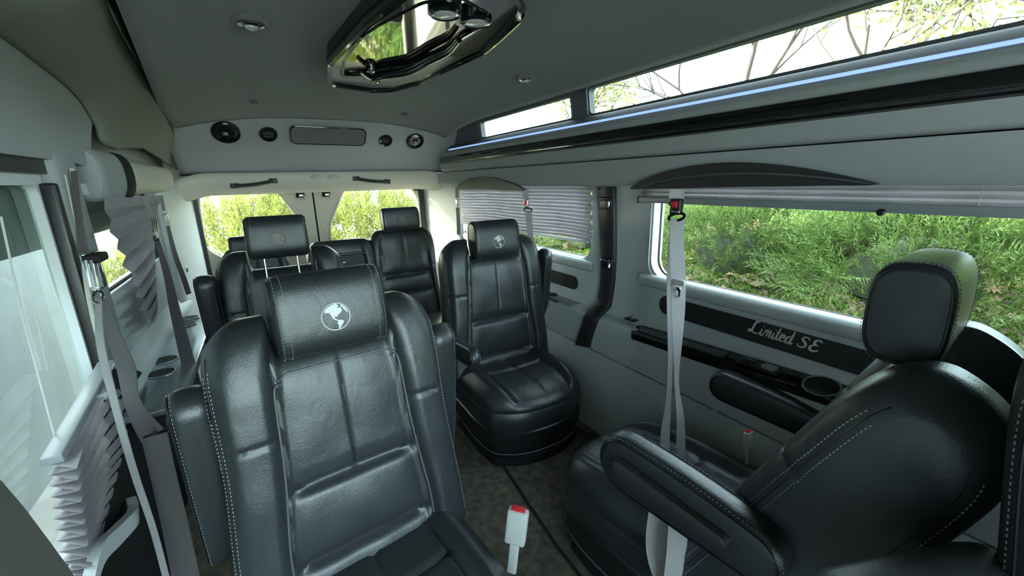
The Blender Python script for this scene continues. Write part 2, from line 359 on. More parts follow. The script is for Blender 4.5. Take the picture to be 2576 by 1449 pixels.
# ---- left wall
LW = -.47
lh = [rrect(1.66, .90, 2.68, 1.215, .05)]
MB().panel([(1.58, .62), (2.80, .62), (2.80, 1.25), (1.58, 1.25)], [lh[0][::-1]], (LW, 0, 0), (0, 1, 0), (0, 0, 1), (-.05, 0, 0)).build('wall_left', vinyl, auto=radians(30))['kind'] = 'structure'
t = MB().panel(lh[0], [], (LW-.035, 0, 0), (0, 1, 0), (0, 0, 1), (-.004, 0, 0)).build('window_5', glass, smooth=False); t['kind'] = 'structure'
MB().tube([(LW-.02, a, b) for a, b in lh[0]], .008, 6, closed=True).build('gasket', dark_m, t)
band('wall_left', [(-.44, 0), (-.44, .5), (-.43, .60), (-.455, .64), (-.475, .70), (-.48, .75)], 1.58, YR+.05, vinyl, th=-.02, sub=3)
# sliding door panel at the left edge
MB().box((-.470, 1.566, .84), (.030, .030, .82), bev=.006).build('trim_17', satin)['kind'] = 'structure'
dh = [rrect(.10, .44, 1.545, 1.245, .03), rrect(-1.2, .70, -.10, 1.30, .08)]
MB().panel([(Y0, -.05), (1.58, -.05), (1.58, 1.45), (Y0, 1.45)], [h[::-1] for h in dh], (-.485, 0, 0), (0, 1, 0), (0, 0, 1), (-.025, 0, 0)).build('door_3', vinyl, auto=radians(30))['kind'] = 'structure'
for k, h in enumerate(dh):
    MB().panel(h, [], (-.505, 0, 0), (0, 1, 0), (0, 0, 1), (-.004, 0, 0)).build('window_%d' % (k+7), glass, smooth=False)['kind'] = 'structure'
# ================================================================== SEATS
def spow(v, p): return math.copysign(abs(v)**p, v)
class Back:
    """backrest shape: s in -1..1 across, v in 0..1 up; returns local seat coordinates"""
    def __init__(s, W, L, recl, piv, tb=.085, tf=.055, bol=.034, notch=.085, nw=.50, ins=.60, ch=(.07, .24), waist=.03, insert=True, chan=True, flare=.10):
        s.W, s.L, s.rc, s.piv, s.tb, s.tf, s.bol, s.notch, s.nw, s.ins, s.ch, s.waist, s.insert, s.chan, s.flare = W, L, recl, Vector(piv), tb, tf, bol, notch, nw, ins, ch, waist, insert, chan, flare
    def fr3(s, x, n, h):
        c, q = cos(s.rc), sin(s.rc)
        return s.piv+Vector((x, -n*c+h*q, h*c+n*q))
    def top(s, a):
        t = min(1, max(0, (abs(a)-s.nw+.06)/.12)); t = t*t*(3-2*t)
        return s.L*(1-.085*max(0, (abs(a)-.72)/.28)**2.4)-s.notch*(1-t)
    def wid(s, h):
        u = h/s.L; return s.W*(1+s.flare*(1-u)-s.waist*exp(-((u-.5)/.22)**2)-.09*max(0, (u-.80)/.20)**2)
    def insw(s, h): u = h/s.L; return s.ins*(1-.08*(u-.35)**2*4+.10*exp(-((u-.1)/.25)**2))
    def front(s, a, v):
        h = s.top(a)*v; x = a*s.wid(h); u = h/s.L
        e = (1-min(1, abs(a))**14)**.42; et = (1-min(1, v)**16)**.5
        iw = s.insw(h)
        d = s.tf
        if s.insert:
            b = (abs(a)-iw)/(1-iw)
            d += s.bol*(exp(-(max(0, abs(b-.48)-.22)/.30)**2)) * (1-.35*max(0, (u-.75)/.25)) if b > 0 else s.bol*exp(-(.26/.30)**2)*max(0, 1+(abs(a)-iw)/.06) if abs(a) > iw-.06 else 0
            d -= .010*exp(-((abs(a)-iw)/.020)**2)
            if abs(a) < iw and s.chan:
                q = (1-(abs(a)/iw)**6)
                for c in s.ch: d -= .016*q*exp(-((h-c)/.011)**2)
                for lo, hi in ((-.06, s.ch[0]), (s.ch[0], s.ch[1])):
                    if lo < h < hi: d += .012*q*sin(pi*(h-lo)/(hi-lo))**.7
                if h > s.ch[1]:
                    d -= .005*exp(-(a/.012)**2)
                    d += .008*q*min(1, (h-s.ch[1])/.05)
            if abs(a) > iw:   # seam across bolster
                d -= .005*exp(-((h-s.L*.60)/.005)**2)
        d += .0016*noise.noise(Vector((x*14, h*9, s.piv.x*3)))*2
        return s.fr3(x, -.0+d*e*et, h)
    def back(s, a, v):
        h = s.top(a)*v; x = a*s.wid(h); e = (1-min(1, abs(a))**14)**.4; et = (1-min(1, v)**18)**.5
        t = s.tb*(1.25-.45*v)
        return s.fr3(x, -t*e*et, h)
    def mesh(s, nx=110, ny=110):
        def sp(i, n): u = i/n*2-1; return sin(u*pi/2)*.5+u*.5 if abs(u) < .0 else math.copysign(1-(1-abs(u))**1.5*(.55)-(1-abs(u))*.45, u)
        S = [sp(i, nx) for i in range(nx+1)]; Vv = [1-(1-j/ny)**1.45 for j in range(ny+1)]
        mb = MB(); mb.loft([[s.front(a, v) for a in S] for v in Vv]); mb.loft([[s.back(a, v) for a in S][::-1] for v in Vv])
        loop = [s.front(a, 0) for a in S]+[s.back(a, 0) for a in S[::-1]][1:-1]
        mb.add(loop, [tuple(range(len(loop)))]); return mb
    def path(s, f, av, off=.0015):
        out = []
        for a, v in av:
            p = f(a, v); p1 = f(a+1e-3 if a < .9 else a-1e-3, v); p2 = f(a, min(v+1e-3, .999)); n = (p1-p).cross(p2-p)
            out.append(p)
        return out
def stitches(mb, P, gap=.0085, ln=.0045, r=.0011):
    P = resamp(P, max(3, int(sum((P[i+1]-P[i]).length for i in range(len(P)-1))/gap)))
    for i in range(len(P)-1):
        d = (P[i+1]-P[i]).normalized()*ln; mb.tube([P[i]-d*.5, P[i]+d*.5], r, 4)
def sline(P, parent, gap=.0085, ln=.0045, r=.0011, m=None):
    mb = MB(); stitches(mb, P, gap, ln, r); return mb.build('stitching', m or stitch_m, parent, world=False)
def headrest(parent, b, hx, hz, hd, off_n, hc, m_emb, up=0, emb=True, posts=True, tilt=0):
    """D-section roll"""
    ct, st = cos(tilt), sin(tilt)
    f = lambda x, n, h: b.fr3(x, n*ct-h*st+off_n, n*st+h*ct+hc+up)
    mb = MB(); NS, NT = 30, 40
    def sec(t, k=1.0):
        c, q = cos(t), sin(t); return (spow(q, .62)*hd*k*(1.0 if q > 0 else .85), spow(c, .62)*hz*k)
    S = [-1+2*i/NS for i in range(NS+1)]; rows = []
    for a in S:
        e = (1-abs(a)**10)**.34; k = .86+.14*e if abs(a) < 1 else .86
        rows.append([f(a*hx, *sec(2*pi*j/NT, k)) for j in range(NT)])
    mb.loft(rows, closed=True)
    for sgn in (-1, 1):
        rr = [[f(sgn*(hx+.006*(1-q*q)), *sec(2*pi*j/NT, .86*q)) for j in range(NT)] for q in (1, .97, .9, .6, .3, .02)]
        mb.loft(rr if sgn > 0 else rr, closed=True)
        mb.add(rr[-1], [tuple(range(NT))])
    hr = mb.build('headrest', leather, parent, auto=radians(50), world=False)
    pm = MB(); sm = MB()
    for sgn in (-1, 1):
        MB().tube([f(sgn*hx*.985, *[z*1.0 for z in sec(2*pi*j/NT, .885)]) for j in range(NT)], .0022, 6, closed=True).build('piping', satin, hr, world=False)
        for kk in (.93, .80):
            a = sgn*hx*kk
            sline([f(a, *[z for z in sec(2*pi*j/NT, 1.003)]) for j in range(NT+1)], hr, .007, .004, .0008)
    if emb:
        R = .030
        def on(x, z):
            q = min(1, abs(z)/hz)**(1/.62); c = min(1, q); n = (max(0, 1-c*c))**.5; return f(x, spow(n, .62)*hd+.0012, z)
        em = MB(); ring = [(cos(2*pi*i/48)*R, sin(2*pi*i/48)*R-.012) for i in range(48)]
        em.tube([on(x, z) for x, z in ring], .0013, 6, closed=True)
        NA = [(-.78, .42), (-.70, .62), (-.45, .80), (-.15, .93), (.15, .97), (.30, .80), (.18, .62), (.42, .66), (.52, .38), (.34, .18), (.16, .10), (.10, -.06), (-.02, .02), (-.10, -.12), (.06, -.24), (.20, -.34), (.14, -.38), (-.10, -.26), (-.26, -.06), (-.34, .16), (-.44, .36), (-.62, .38)]
        SA = [(.14, -.32), (.34, -.30), (.52, -.44), (.46, -.62), (.32, -.76), (.20, -.96), (.08, -.98), (.10, -.72), (.02, -.52)]
        GR = [(.50, .84), (.74, .62), (.88, .34), (.92, .10), (.80, .22), (.66, .44), (.56, .62), (.42, .78)]
        for poly in (NA, SA, GR):
            bm = bmesh.new(); vs = [bm.verts.new((x*R*.97, z*R*.97, 0)) for x, z in poly]; fc = bm.faces.new(vs)
            bmesh.ops.triangulate(bm, faces=[fc]); bmesh.ops.subdivide_edges(bm, edges=bm.edges[:], cuts=2, use_grid_fill=True)
            bm.verts.index_update(); em.add([on(v.co.x, v.co.y-.012) for v in bm.verts], [[v.index for v in q.verts] for q in bm.faces]); bm.free()
        e = em.build('globe_emblem', m_emb, hr, world=False); e['label'] = 'round globe emblem showing the Americas'
    if posts:
        for sgn in (-1, 1):
            MB().tube([f(sgn*hx*.55, -.005, -hz*.9), f(sgn*hx*.55, -.005, -hz-.14-up)], .005, 10).build('headrest_post', chrome, parent, world=False)
    return hr
def cushion(parent, W, yb, yf, zt=.335, zb=.175, rnd=.085, bol=.03, seams=True):
    NX, NY = 56, 56
    def yfr(a): return yf+rnd*abs(a)**2.6
    def P(a, v):
        y = yb+(yfr(a)-yb)*v; wv = W*(1-.10*max(0, (v-.6)/.4)**2); x = a*wv
        e = (1-abs(a)**8)**.42*(1-min(1, v)**10)**.5
        d = .0
        b = (abs(a)-.60)/.40
        if b > 0: d += bol*exp(-((b-.40)/.40)**2)
        elif abs(a) > .5: d += bol*exp(-1)*(abs(a)-.5)/.1
        d -= .012*exp(-((abs(a)-.60)/.025)**2)*min(1, v*3)
        if seams and abs(a) < .6: d -= .008*exp(-(a/.03)**2)+.010*exp(-((v-.42)/.02)**2)
        d += .012*sin(pi*min(1, v))+.0015*noise.noise(Vector((x*12, y*12, 2)))
        base = zt-.055
        return Vector((x, y, base+(.055+d)*e))
    S = [math.copysign(1-(1-abs(u))**1.6, u) for u in [-1+2*i/NX for i in range(NX+1)]]; Vv = [1-(1-j/NY)**1.6 for j in range(NY+1)]
    mb = MB(); rows = [[P(a, v) for a in S] for v in Vv]; mb.loft(rows)
    loop = [r[0] for r in rows]+rows[-1][1:-1]+[r[-1] for r in rows[::-1]]+rows[0][1:-1][::-1]
    c = Vector((0, (yb+yf)/2, 0)); lr = []
    for z, k in ((0, 1), (-.008, .985), (-.014, 1.0), (-.05, 1.015), (-.085, 1.0), (-.105, .96)):
        lr.append([Vector((c.x+(p.x-c.x)*k, c.y+(p.y-c.y)*k, p.z+z)) for p in loop])
    mb.loft(lr, closed=True); mb.add(lr[-1], [tuple(range(len(loop)))])
    o = mb.build('seat_cushion', leather, parent, world=False, auto=radians(55))
    MB().tube([p+Vector((0, 0, -.006)) for p in lr[1]], .0032, 6, closed=True).build('piping', satin, o, world=False)
    for sg in (-1, 1): sline([P(.60*sg, v)+Vector((0, 0, .001)) for v in [i/30*.93+.03 for i in range(31)]], o, m=satin)
    # base: skirt and plinth
    def lp(k, z): return [Vector((p.x*k, c.y+(p.y-c.y)*k, z)) for p in loop]
    bs = MB(); rows = [lp(.93, .19), lp(.99, .175), lp(1.0, .13), lp(.97, .085), lp(.90, .07), lp(.90, .05), lp(.94, .045), lp(.95, .012), lp(.93, .001)]
    bs.loft(rows, closed=True, cap=True); bo = bs.build('seat_base', satin, parent, world=False)
    MB().tube([Vector((p.x*.962, c.y+(p.y-c.y)*.962, .072)) for p in loop], .003, 6, closed=True).build('base_trim', pipe_m, bo, world=False)
    MB().box((0, yf+.022, .10), (.20, .02, .035), bev=.008).build('lever', gloss, bo, world=False)
def armrest(parent, x, pivot, ang, L=.34, r1=.052, r2=.034, th=.075, inner=None, pad=False):
    """tapered paddle, angle above horizontal (forward = -y)"""
    d = Vector((0, -cos(ang), sin(ang))); n = Vector((0, sin(ang), cos(ang))); A = Vector(pivot); 
    def outline(ins, N=14):
        a1, a2 = max(.002, r1-ins), max(.002, r2-ins); pts = []
        for i in range(N+1): t = -pi/2+pi*i/N; pts.append(A+d*(L+cos(t)*a1)+n*sin(t)*a1)
        for i in range(1, 6): pts.append(A+d*(L*(1-i/6))+n*((a1*(1-i/6)+a2*i/6)+.006*sin(pi*i/6)))
        for i in range(N+1): t = pi/2+pi*i/N; pts.append(A+d*(cos(t)*a2)+n*sin(t)*a2)
        for i in range(1, 6): pts.append(A+d*(L*i/6)-n*(a2*(1-i/6)+a1*i/6))
        return pts
    mb = MB(); rows = []
    for k in range(15):
        t = -1+2*k/14; ins = .020*(1-(1-abs(t)**3.2)**.55); rows.append([p+Vector((x+t*th/2, 0, 0)) for p in outline(ins)])
    mb.loft(rows, closed=True, cap=True)
    o = mb.build('armrest', leather, parent, world=False, auto=radians(50))
    for sg in (-1, 1):
        MB().tube([p+Vector((x+sg*th*.47, 0, 0)) for p in outline(.0095)], .0022, 6, closed=True).build('piping', satin, o, world=False)
        sline([p+Vector((x+sg*th*.40, 0, 0)) for p in outline(.0028)+outline(.0028)[:1]], o, .0085, .004, .0008)
    if pad:
        pb = MB(); sg = pad
        def ol(k, N=12):
            pts = []
            for i in range(N+1): t = -pi/2+pi*i/N; pts.append(A+d*(L-.005+cos(t)*.026*k)+n*sin(t)*.026*k)
            for i in range(N+1): t = pi/2+pi*i/N; pts.append(A+d*(.05+cos(t)*.016*k)+n*sin(t)*.016*k)
            return pts
        rr = [[p+Vector((x+sg*(th/2+e), 0, 0)) for p in ol(k)] for k, e in ((1.12, -.004), (1.08, .006), (.92, .014), (.6, .017), (.1, .018))]
        pb.loft(rr, closed=True, cap=True).build('side_pad', leather_dull, o, world=False)
        MB().tube([p+Vector((x+sg*(th/2+.001), 0, 0)) for p in ol(1.14)], .0018, 6, closed=True).build('pad_piping', satin, o, world=False)
def seat(label, loc, rz, recl, armL=None, armR=None, m_emb=silver, hr_up=0, hd=.055, group='captain chairs', W=.255, L=.66, ins=.60, hc=.665, pads=0, armth=.07, tb=.085, hx=.118, tilt=0, off=.052, ch=(.07, .25), notch=.085, cf=-.255):
    t = thing('captain_chair', label, 'seat', loc, rz, group)
    b = Back(W, L, recl, (0, .22, .30), ins=ins, tb=tb, ch=ch, notch=notch)
    bo = b.mesh().build('backrest', leather, t, world=False, auto=radians(50))
    pm = MB(); N = 60
    for sg in (-1, 1):
        vv = [(.06+i*.80/N) for i in range(N+1)]
        P = []
        for v in vv:
            h0 = b.top(b.ins)*v; a = sg*b.insw(h0); q = max(0, (v-.74)/.12); a *= 1-.10*min(1, q)**2; P.append(b.front(a, v)+Vector((0, -.003, 0)))
        MB().tube(P, .0026, 6).build('piping', pipe_m, bo, world=False)
    P = [b.front(a/20*b.insw(.5)*.98, (L*.80)/b.top(a/20*b.insw(.5))) + Vector((0, -.002, 0)) for a in range(-20, 21)]
    MB().tube(P, .0024, 6).build('piping', pipe_m, bo, world=False)
    sm = MB()
    for sg in (-1, 1):
        for aa in (.955, .985):
            sline([b.front(sg*aa, v)+Vector((sg*.0006, -.0006, 0)) for v in [i/40*.90+.02 for i in range(41)]], bo)
        sline([b.back(sg*.93, v)+Vector((0, .0006, 0)) for v in [i/40*.90+.02 for i in range(41)]], bo)
    for sg in (-1, 1):
        MB().tube([b.front(sg*.97, v) for v in [i/60*.95+.01 for i in range(61)]], .0016, 6).build('seam', satin, bo, world=False)
        MB().tube([b.back(sg*.955, v) for v in [i/60*.93+.01 for i in range(61)]], .0018, 6).build('seam', satin, bo, world=False)
    MB().tube([b.front(0, v)+Vector((0, -.0005, 0)) for v in [b_/30*(.80-b.ch[1]/b.top(0))+b.ch[1]/b.top(0)+.02 for b_ in range(31)]], .0016, 6).build('seam', satin, bo, world=False)
    for sg in (-1, 1):
        MB().tube([b.front(sg*(b.ins+(.95-b.ins)*i/14+.01), L*.60/b.top(sg*(b.ins+(.95-b.ins)*i/14))) for i in range(15)], .0014, 6).build('seam', satin, bo, world=False)
    headrest(t, b, hx, .092, hd, off, hc, m_emb, hr_up, posts=hr_up > .04, tilt=tilt)
    cushion(t, W*.985, .24, cf)
    # recliner hinge covers
    for sg in (-1, 1):
        MB().box((sg*(W-.008), .225, .27), (.03, .12, .13), bev=.012).build('hinge_cover', satin, t, world=False)
    if armL is not None: armrest(t, -(W+armth/2-.004), b.fr3(0, 0, armL[1]), armL[0], L=armL[2], r1=armL[3], r2=armL[4], pad=(-1 if pads == -1 else 0), th=armth)
    if armR is not None: armrest(t, (W+armth/2-.004), b.fr3(0, 0, armR[1]), armR[0], L=armR[2], r1=armR[3], r2=armR[4], pad=(1 if pads == 1 else 0), th=armth)
    return t, b
# (angle, height on back, length, radius end, radius pivot)
seat('large black leather captain chair nearest the camera, facing it, silver globe emblem on headrest', (.128, .75, 0), .12, .15,
     armL=(radians(-96), .49, .36, .045, .05), armR=(radians(-98), .50, .37, .050, .045), hc=.65, ins=.57, ch=(.07, .255))
seat('black leather captain chair at right facing the rear, reclined, armrests towards the rear', (.965, .70, 0), pi+.12, .46,
     armL=(radians(5), .25, .33, .052, .040), armR=(radians(3), .25, .30, .076, .062), pads=1, L=.70, hc=.722, tb=.155, W=.245, armth=.068, hd=.062, tilt=-.47, off=.10, notch=.10, cf=-.33)
seat('black leather captain chair beside the rear side window, facing forward, creased grey-lit backrest', (.945, 1.58, 0), -.02, .09,
     armL=(radians(8), .17, .34, .045, .035), armR=(radians(84), .20, .34, .045, .035), hc=.65, W=.265, armth=.045)
seat('black leather captain chair behind the nearest seat, raised headrest on two chrome posts', (.03, 1.86, 0), -.02, .13,
     armL=(radians(84), .20, .34, .045, .035), armR=None, m_emb=emboss, hr_up=.06, hc=.65)
seat('black leather front seat cut off by the right edge of the photo', (.965, -.32, 0), 0, .18, group='front seats', hc=.80, L=.80)
# ---- rear bench
t = thing('bench_seat', 'black leather rear bench across the back doors with fold-down centre console', 'bench', (.38, 2.62, 0))
for i, (cx, W, L, no) in enumerate(((-.46, .165, .60, .0), (.0, .20, .60, .0), (.38, .215, .64, .0))):
    b = Back(W, L, .12, (cx, .08, .30), notch=no, tb=.06, tf=.045, bol=.02, ins=.74 if i != 1 else .62, ch=(.22, .34), chan=(i != 1), insert=True)
    bo = b.mesh(44, 60).build('backrest', leather, t, world=False, auto=radians(50))
    if i == 2:
        for sg in (-1, 1): MB().tube([b.front(sg*b.insw(v*L), v)+Vector((0, -.002, 0)) for v in [i_/30*.9+.03 for i_ in range(31)]], .0024, 6).build('piping', pipe_m, bo, world=False)
        headrest(t, b, .118, .075, .045, .03, L+.06, emboss, 0)
    if i == 0: headrest(t, b, .11, .055, .04, .02, L+.01, emboss, 0)
    if i == 1:
        q = MB(); q.panel(roundpoly([(-.12, .20), (.12, .20), (.12, .50), (-.12, .50)], .03), [], b.fr3(0, .060, 0), (1, 0, 0), b.fr3(0, 0, 1)-b.fr3(0, 0, 0), (b.fr3(0, .012, 0)-b.fr3(0, 0, 0)))
        q.build('console_lid', leather_dull, t, world=False)
        q = MB(); qq = roundpoly([(-.13, .19), (.13, .19), (.13, .51), (-.13, .51)], .035); q.tube([b.fr3(x, .058, z) for x, z in qq], .009, 8, closed=True).build('console_frame', satin, t, world=False)
        MB().box(b.fr3(0, .074, .46), (.03, .004, .006), bev=.001).build('console_latch', chrome, t, world=False)
MB().box((0, -.15, .30), (1.30, .46, .12), bev=.04).build('seat_cushion', leather, t, world=False)
MB().box((0, -.10, .12), (1.20, .40, .24), bev=.01).build('seat_base', satin, t, world=False)
# ================================================================== FITTINGS
def polyX(px, X): return [(PX(a, b, X).y, PX(a, b, X).z) for a, b in px]
def slab(name, px, X, th, m, r=.01, parent=None, auto=radians(30)):
    o = roundpoly(polyX(px, X), r); return MB().panel(o, [], (X, 0, 0), (0, 1, 0), (0, 0, 1), (th, 0, 0)).build(name, m, parent, auto=auto)
# ---- left overhead bulge between headliner and side
B_ = [(215, -80), (254, 0), (286, 69), (345, 173), (397, 269), (425, 322), (445, 368), (466, 414)]
A_ = [(275, -80), (312, 0), (345, 85), (385, 190), (412, 245), (432, 285), (452, 345), (468, 410)]
M_ = [(110, -80), (150, 0), (215, 90), (290, 200), (350, 290), (390, 345), (425, 385), (460, 422)]
C_ = [(-130, -20), (-60, 40), (70, 135), (180, 228), (234, 312), (262, 366), (345, 368), (449, 431)]
XA = [-.23, -.24, -.27, -.31, -.335, -.35, -.37, -.39]
rA = catmull([PX(*p, x) for p, x in zip(A_, XA)], 6); rB = catmull([PX(*p, x-.012) for p, x in zip(B_, XA)], 6)
rM = catmull([PX(*p, x-.045) for p, x in zip(M_, XA)], 6); rC = catmull([PX(*p, -.455 if i < 6 else -.435) for i, p in enumerate(C_)], 6)
o = MB().loft([rA, rB]).build('trim_13', satin); o['kind'] = 'structure'
m_ = o.modifiers.new('t', 'SOLIDIFY'); m_.thickness = .01
rows = [[] for _ in range(13)]
for a, b, c in zip(rB, rM, rC):
    P = catmull([a, b, c], 6)
    for k in range(13): rows[k].append(P[k])
o = MB().loft(rows).build('wall_left', bulge_m); o['kind'] = 'structure'; m_ = o.modifiers.new('t', 'SOLIDIFY'); m_.thickness = .012
MB().tube([p+Vector((.004, 0, -.004)) for p in rB[14:34]], .0022, 6).build('bulge_highlight', rail_m)['kind'] = 'structure'  # bright tube drawn for the highlight line along the bulge edge
# upper closing panels behind the bulge
MB().box((-.56, .9, 1.45), (.03, 5.0, .75)).build('wall_left', upper_m, smooth=False)['kind'] = 'structure'
# overhead locker over the sliding door
t = slab('overhead_locker', [(-160, -60), (0, 92), (140, 190), (222, 276), (232, 300), (228, 392), (214, 418), (182, 408), (0, 384), (-160, 368)], -.455, -.07, upper_m, .012)
tag(t, 'grey padded overhead panel above the sliding door, at left edge', 'panel')
o = slab('locker_shadow_gap', [(-160, 366), (0, 380), (182, 406), (184, 432), (150, 440), (0, 430), (-160, 420)], -.470, -.03, satin, .004); o['kind'] = 'structure'  # black slab stands in for the shadow gap under the locker
# rolled side valance with black strap (left)
def valance(name, X, z, y0, y1, rx, rz, m, n=24, kind=None):
    rows = []
    for j in range(n+1):
        u = j/n; y = y0+(y1-y0)*u; e = min(1, (1-abs(2*u-1)**14)**.5+.02)
        rows.append([Vector((X+spow(cos(2*pi*k/24), .8)*rx*e, y, z+spow(sin(2*pi*k/24), .8)*rz*e)) for k in range(24)])
    o = MB().loft(rows, closed=True, cap=True).build(name, m); 
    if kind: o['kind'] = kind
    return o
v1 = valance('side_valance', -.470, 1.278, 1.84, 2.22, .045, .085, upper_m); tag(v1, 'grey padded roll over the left side window, in front of the black strap', 'trim')
v2 = valance('side_valance', -.460, 1.275, 2.16, 3.15, .048, .068, vinyl_cream); tag(v2, 'cream moulded roll over the left side window, behind the black strap', 'trim')
bs = MB(); rows = []
for y in (2.12, 2.13, 2.20, 2.21):
    k = 1.0 if y in (2.12, 2.21) else 1.04
    rows.append([Vector((-.467+spow(cos(2*pi*i/24), .8)*.051*k, y, 1.277+spow(sin(2*pi*i/24), .8)*.084*k)) for i in range(24)])
o = bs.loft(rows, closed=True, cap=True).build('valance_strap', dark_m); tag(o, 'black band around the left side valance roll', 'strap')
# added panel against a light leak, then the B post on the left
MB().box((-.51, 2.5, 1.43), (.02, 1.9, .34)).build('wall_left', upper_m, smooth=False)['kind'] = 'structure'
MB().box((-.475, 1.665, .94), (.045, .17, .80), bev=.020).build('wall_left', upper_m)['kind'] = 'structure'
P = [PX(*p, -.445) for p in ((180, 425), (200, 560), (222, 740), (262, 905))]
MB().tube(catmull(P, 8), .006, 8).build('trim_16', vinyl_cream)['kind'] = 'structure'
for px in (((165, 440), (205, 640), (262, 905)), ((58, 800), (100, 960), (150, 1142)), ((6, 560), (20, 640), (58, 800))):
    if px[0][0] == 6: continue
P1 = [PX(*p, -.452) for p in ((163, 440), (262, 908))]; P2 = [PX(*p, -.452) for p in ((2, 545), (58, 800), (150, 1142))]
# ---- front-left pleated blind with rail
t = thing('pleated_blind', 'grey pleated blind half lowered on the sliding door, at the left edge', 'blind', (-.46, 1.3, .7), 0)
def rail(px, X, th, m, par, name='bottom_rail'):
    a, b = PX(*px[0], X), PX(*px[1], X); d = (b-a); q = d.to_track_quat('Y', 'Z').to_matrix()
    return MB().box((a+b)/2, (.034, d.length, .020), rot=q, bev=.003).build(name, m, par)
rl = rail(((130, 1160), (268, 915)), -.437, .03, rail_m, t)
MB().lathe([(.006, 0), (.006, .02), (.010, .022), (.010, .03), (.004, .033)], PX(232, 1000, -.43), (1, 0, -.1), 16).build('pull_knob', rail_m, rl)
MB().tube(P1, .0022, 6).build('cord', white_m, t); MB().tube(P2, .0022, 6).build('cord', white_m, t)
tl, tr_ = PX(140, 1165, -.44), PX(270, 945, -.44); bl, br = PX(200, 1520, -.44), PX(250, 1430, -.44)
rows = []; N = 14
pr_ = [PX(*p, -.44) for p in ((272, 945), (318, 1010), (322, 1090), (300, 1180), (262, 1330), (235, 1449), (222, 1520))]
pr_ = resamp(catmull(pr_, 6), N*2+1); pl = resamp(catmull([PX(*p, -.44) for p in ((130, 1168), (140, 1260), (152, 1340), (165, 1420), (200, 1530))], 6), N*2+1)
for k in range(2*N+1):
    off = Vector((.045 if k % 2 else -.008, -.030 if k % 2 else .006, .004 if k % 2 else 0)); rows.append([pl[k].lerp(pr_[k], i/12)+off*(1-i/12)**1.5 for i in range(13)])
o = MB().loft(rows).build('pleated_fabric', shade_m, t, smooth=False); m_ = o.modifiers.new('t', 'SOLIDIFY'); m_.thickness = .0012
for k in range(5):
    p = PX(170+k*5, 1170+k*21, -.424); MB().lathe([(.0022, 0), (.0022, .0012)], p, (1, 0, 0), 10).build('cord_eyelet', white_m, t)
# lower left: dark door pocket, grab lever, taupe corner pad
o = slab('door_pocket', [(262, 930), (330, 925), (470, 985), (520, 1120), (560, 1500), (150, 1560), (232, 1350), (262, 1200)], -.440, -.006, dark_m, .02); tag(o, 'black recessed door pocket behind the shoulder belt, lower left', 'door pocket')
P = catmull([PX(215, 1520, -.40), PX(245, 1400, -.40), PX(290, 1350, -.40), PX(335, 1300, -.40), PX(330, 1270, -.425)], 6)
o = MB().ribbon(P, Vector((0, .012, .016)), .010).build('grab_lever', vinyl); tag(o, 'grey angled grab lever in the dark pocket at lower left', 'lever')
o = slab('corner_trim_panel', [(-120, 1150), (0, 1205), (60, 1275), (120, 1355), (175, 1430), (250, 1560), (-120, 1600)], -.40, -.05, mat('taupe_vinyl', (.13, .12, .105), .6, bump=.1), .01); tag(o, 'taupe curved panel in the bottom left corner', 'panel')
# ---- left rear blind, collapsed into a fan
t = thing('pleated_blind', 'collapsed pleated blind fanned out over the left side window', 'blind', (-.44, 2.1, 1.1), 0)
Z = [(262, 492), (264, 528), (280, 552), (276, 583), (298, 602), (295, 626), (317, 643), (308, 669), (335, 688), (325, 712), (352, 723), (342, 745), (366, 752), (351, 780), (382, 782), (361, 802), (392, 806), (368, 824)]
Rr = resamp([Vector((408, 492, 0)), Vector((400, 520, 0)), Vector((388, 590, 0)), Vector((392, 700, 0)), Vector((398, 800, 0))], len(Z))
rows = []
for k, z in enumerate(Z):
    X = -.425+(.022 if k % 2 else -.022); rows.append([PX(z[0]+(Rr[k].x-z[0])*i/8, z[1]+(Rr[k].y-z[1]+(0 if k < 2 else -14))*i/8, X+(-.435-X)*i/8*.6) for i in range(9)])
o = MB().loft(rows).build('pleated_fabric', shade_m, t, smooth=False); m_ = o.modifiers.new('t', 'SOLIDIFY'); m_.thickness = .001
# ---- cup-holder tray, left
t = thing('cup_holder_tray', 'glossy dark cup holder tray along the left wall', 'tray', (-.38, 2.0, .585), 0)
MB().box((-.375, 2.02, .585), (.16, 1.06, .026), bev=.008).build('tray_top', cup_m, t)
for q in ((415, 905), (405, 938), (432, 806), (428, 821)):
    c = PZ(*q, .600); c.x = max(-.42, c.x) if c.x > -.43 else -.40
    MB().lathe([(.0405, -.002), (.043, .0015), (.0395, .0015), (.036, -.0005), (.0, -.0005)], c, (0, 0, 1), 32).build('cup_ring', chrome, t)
    MB().lathe([(.0385, 0), (.0385, .0015)], c, (0, 0, 1), 32).build('cup_well', dark_m, t)
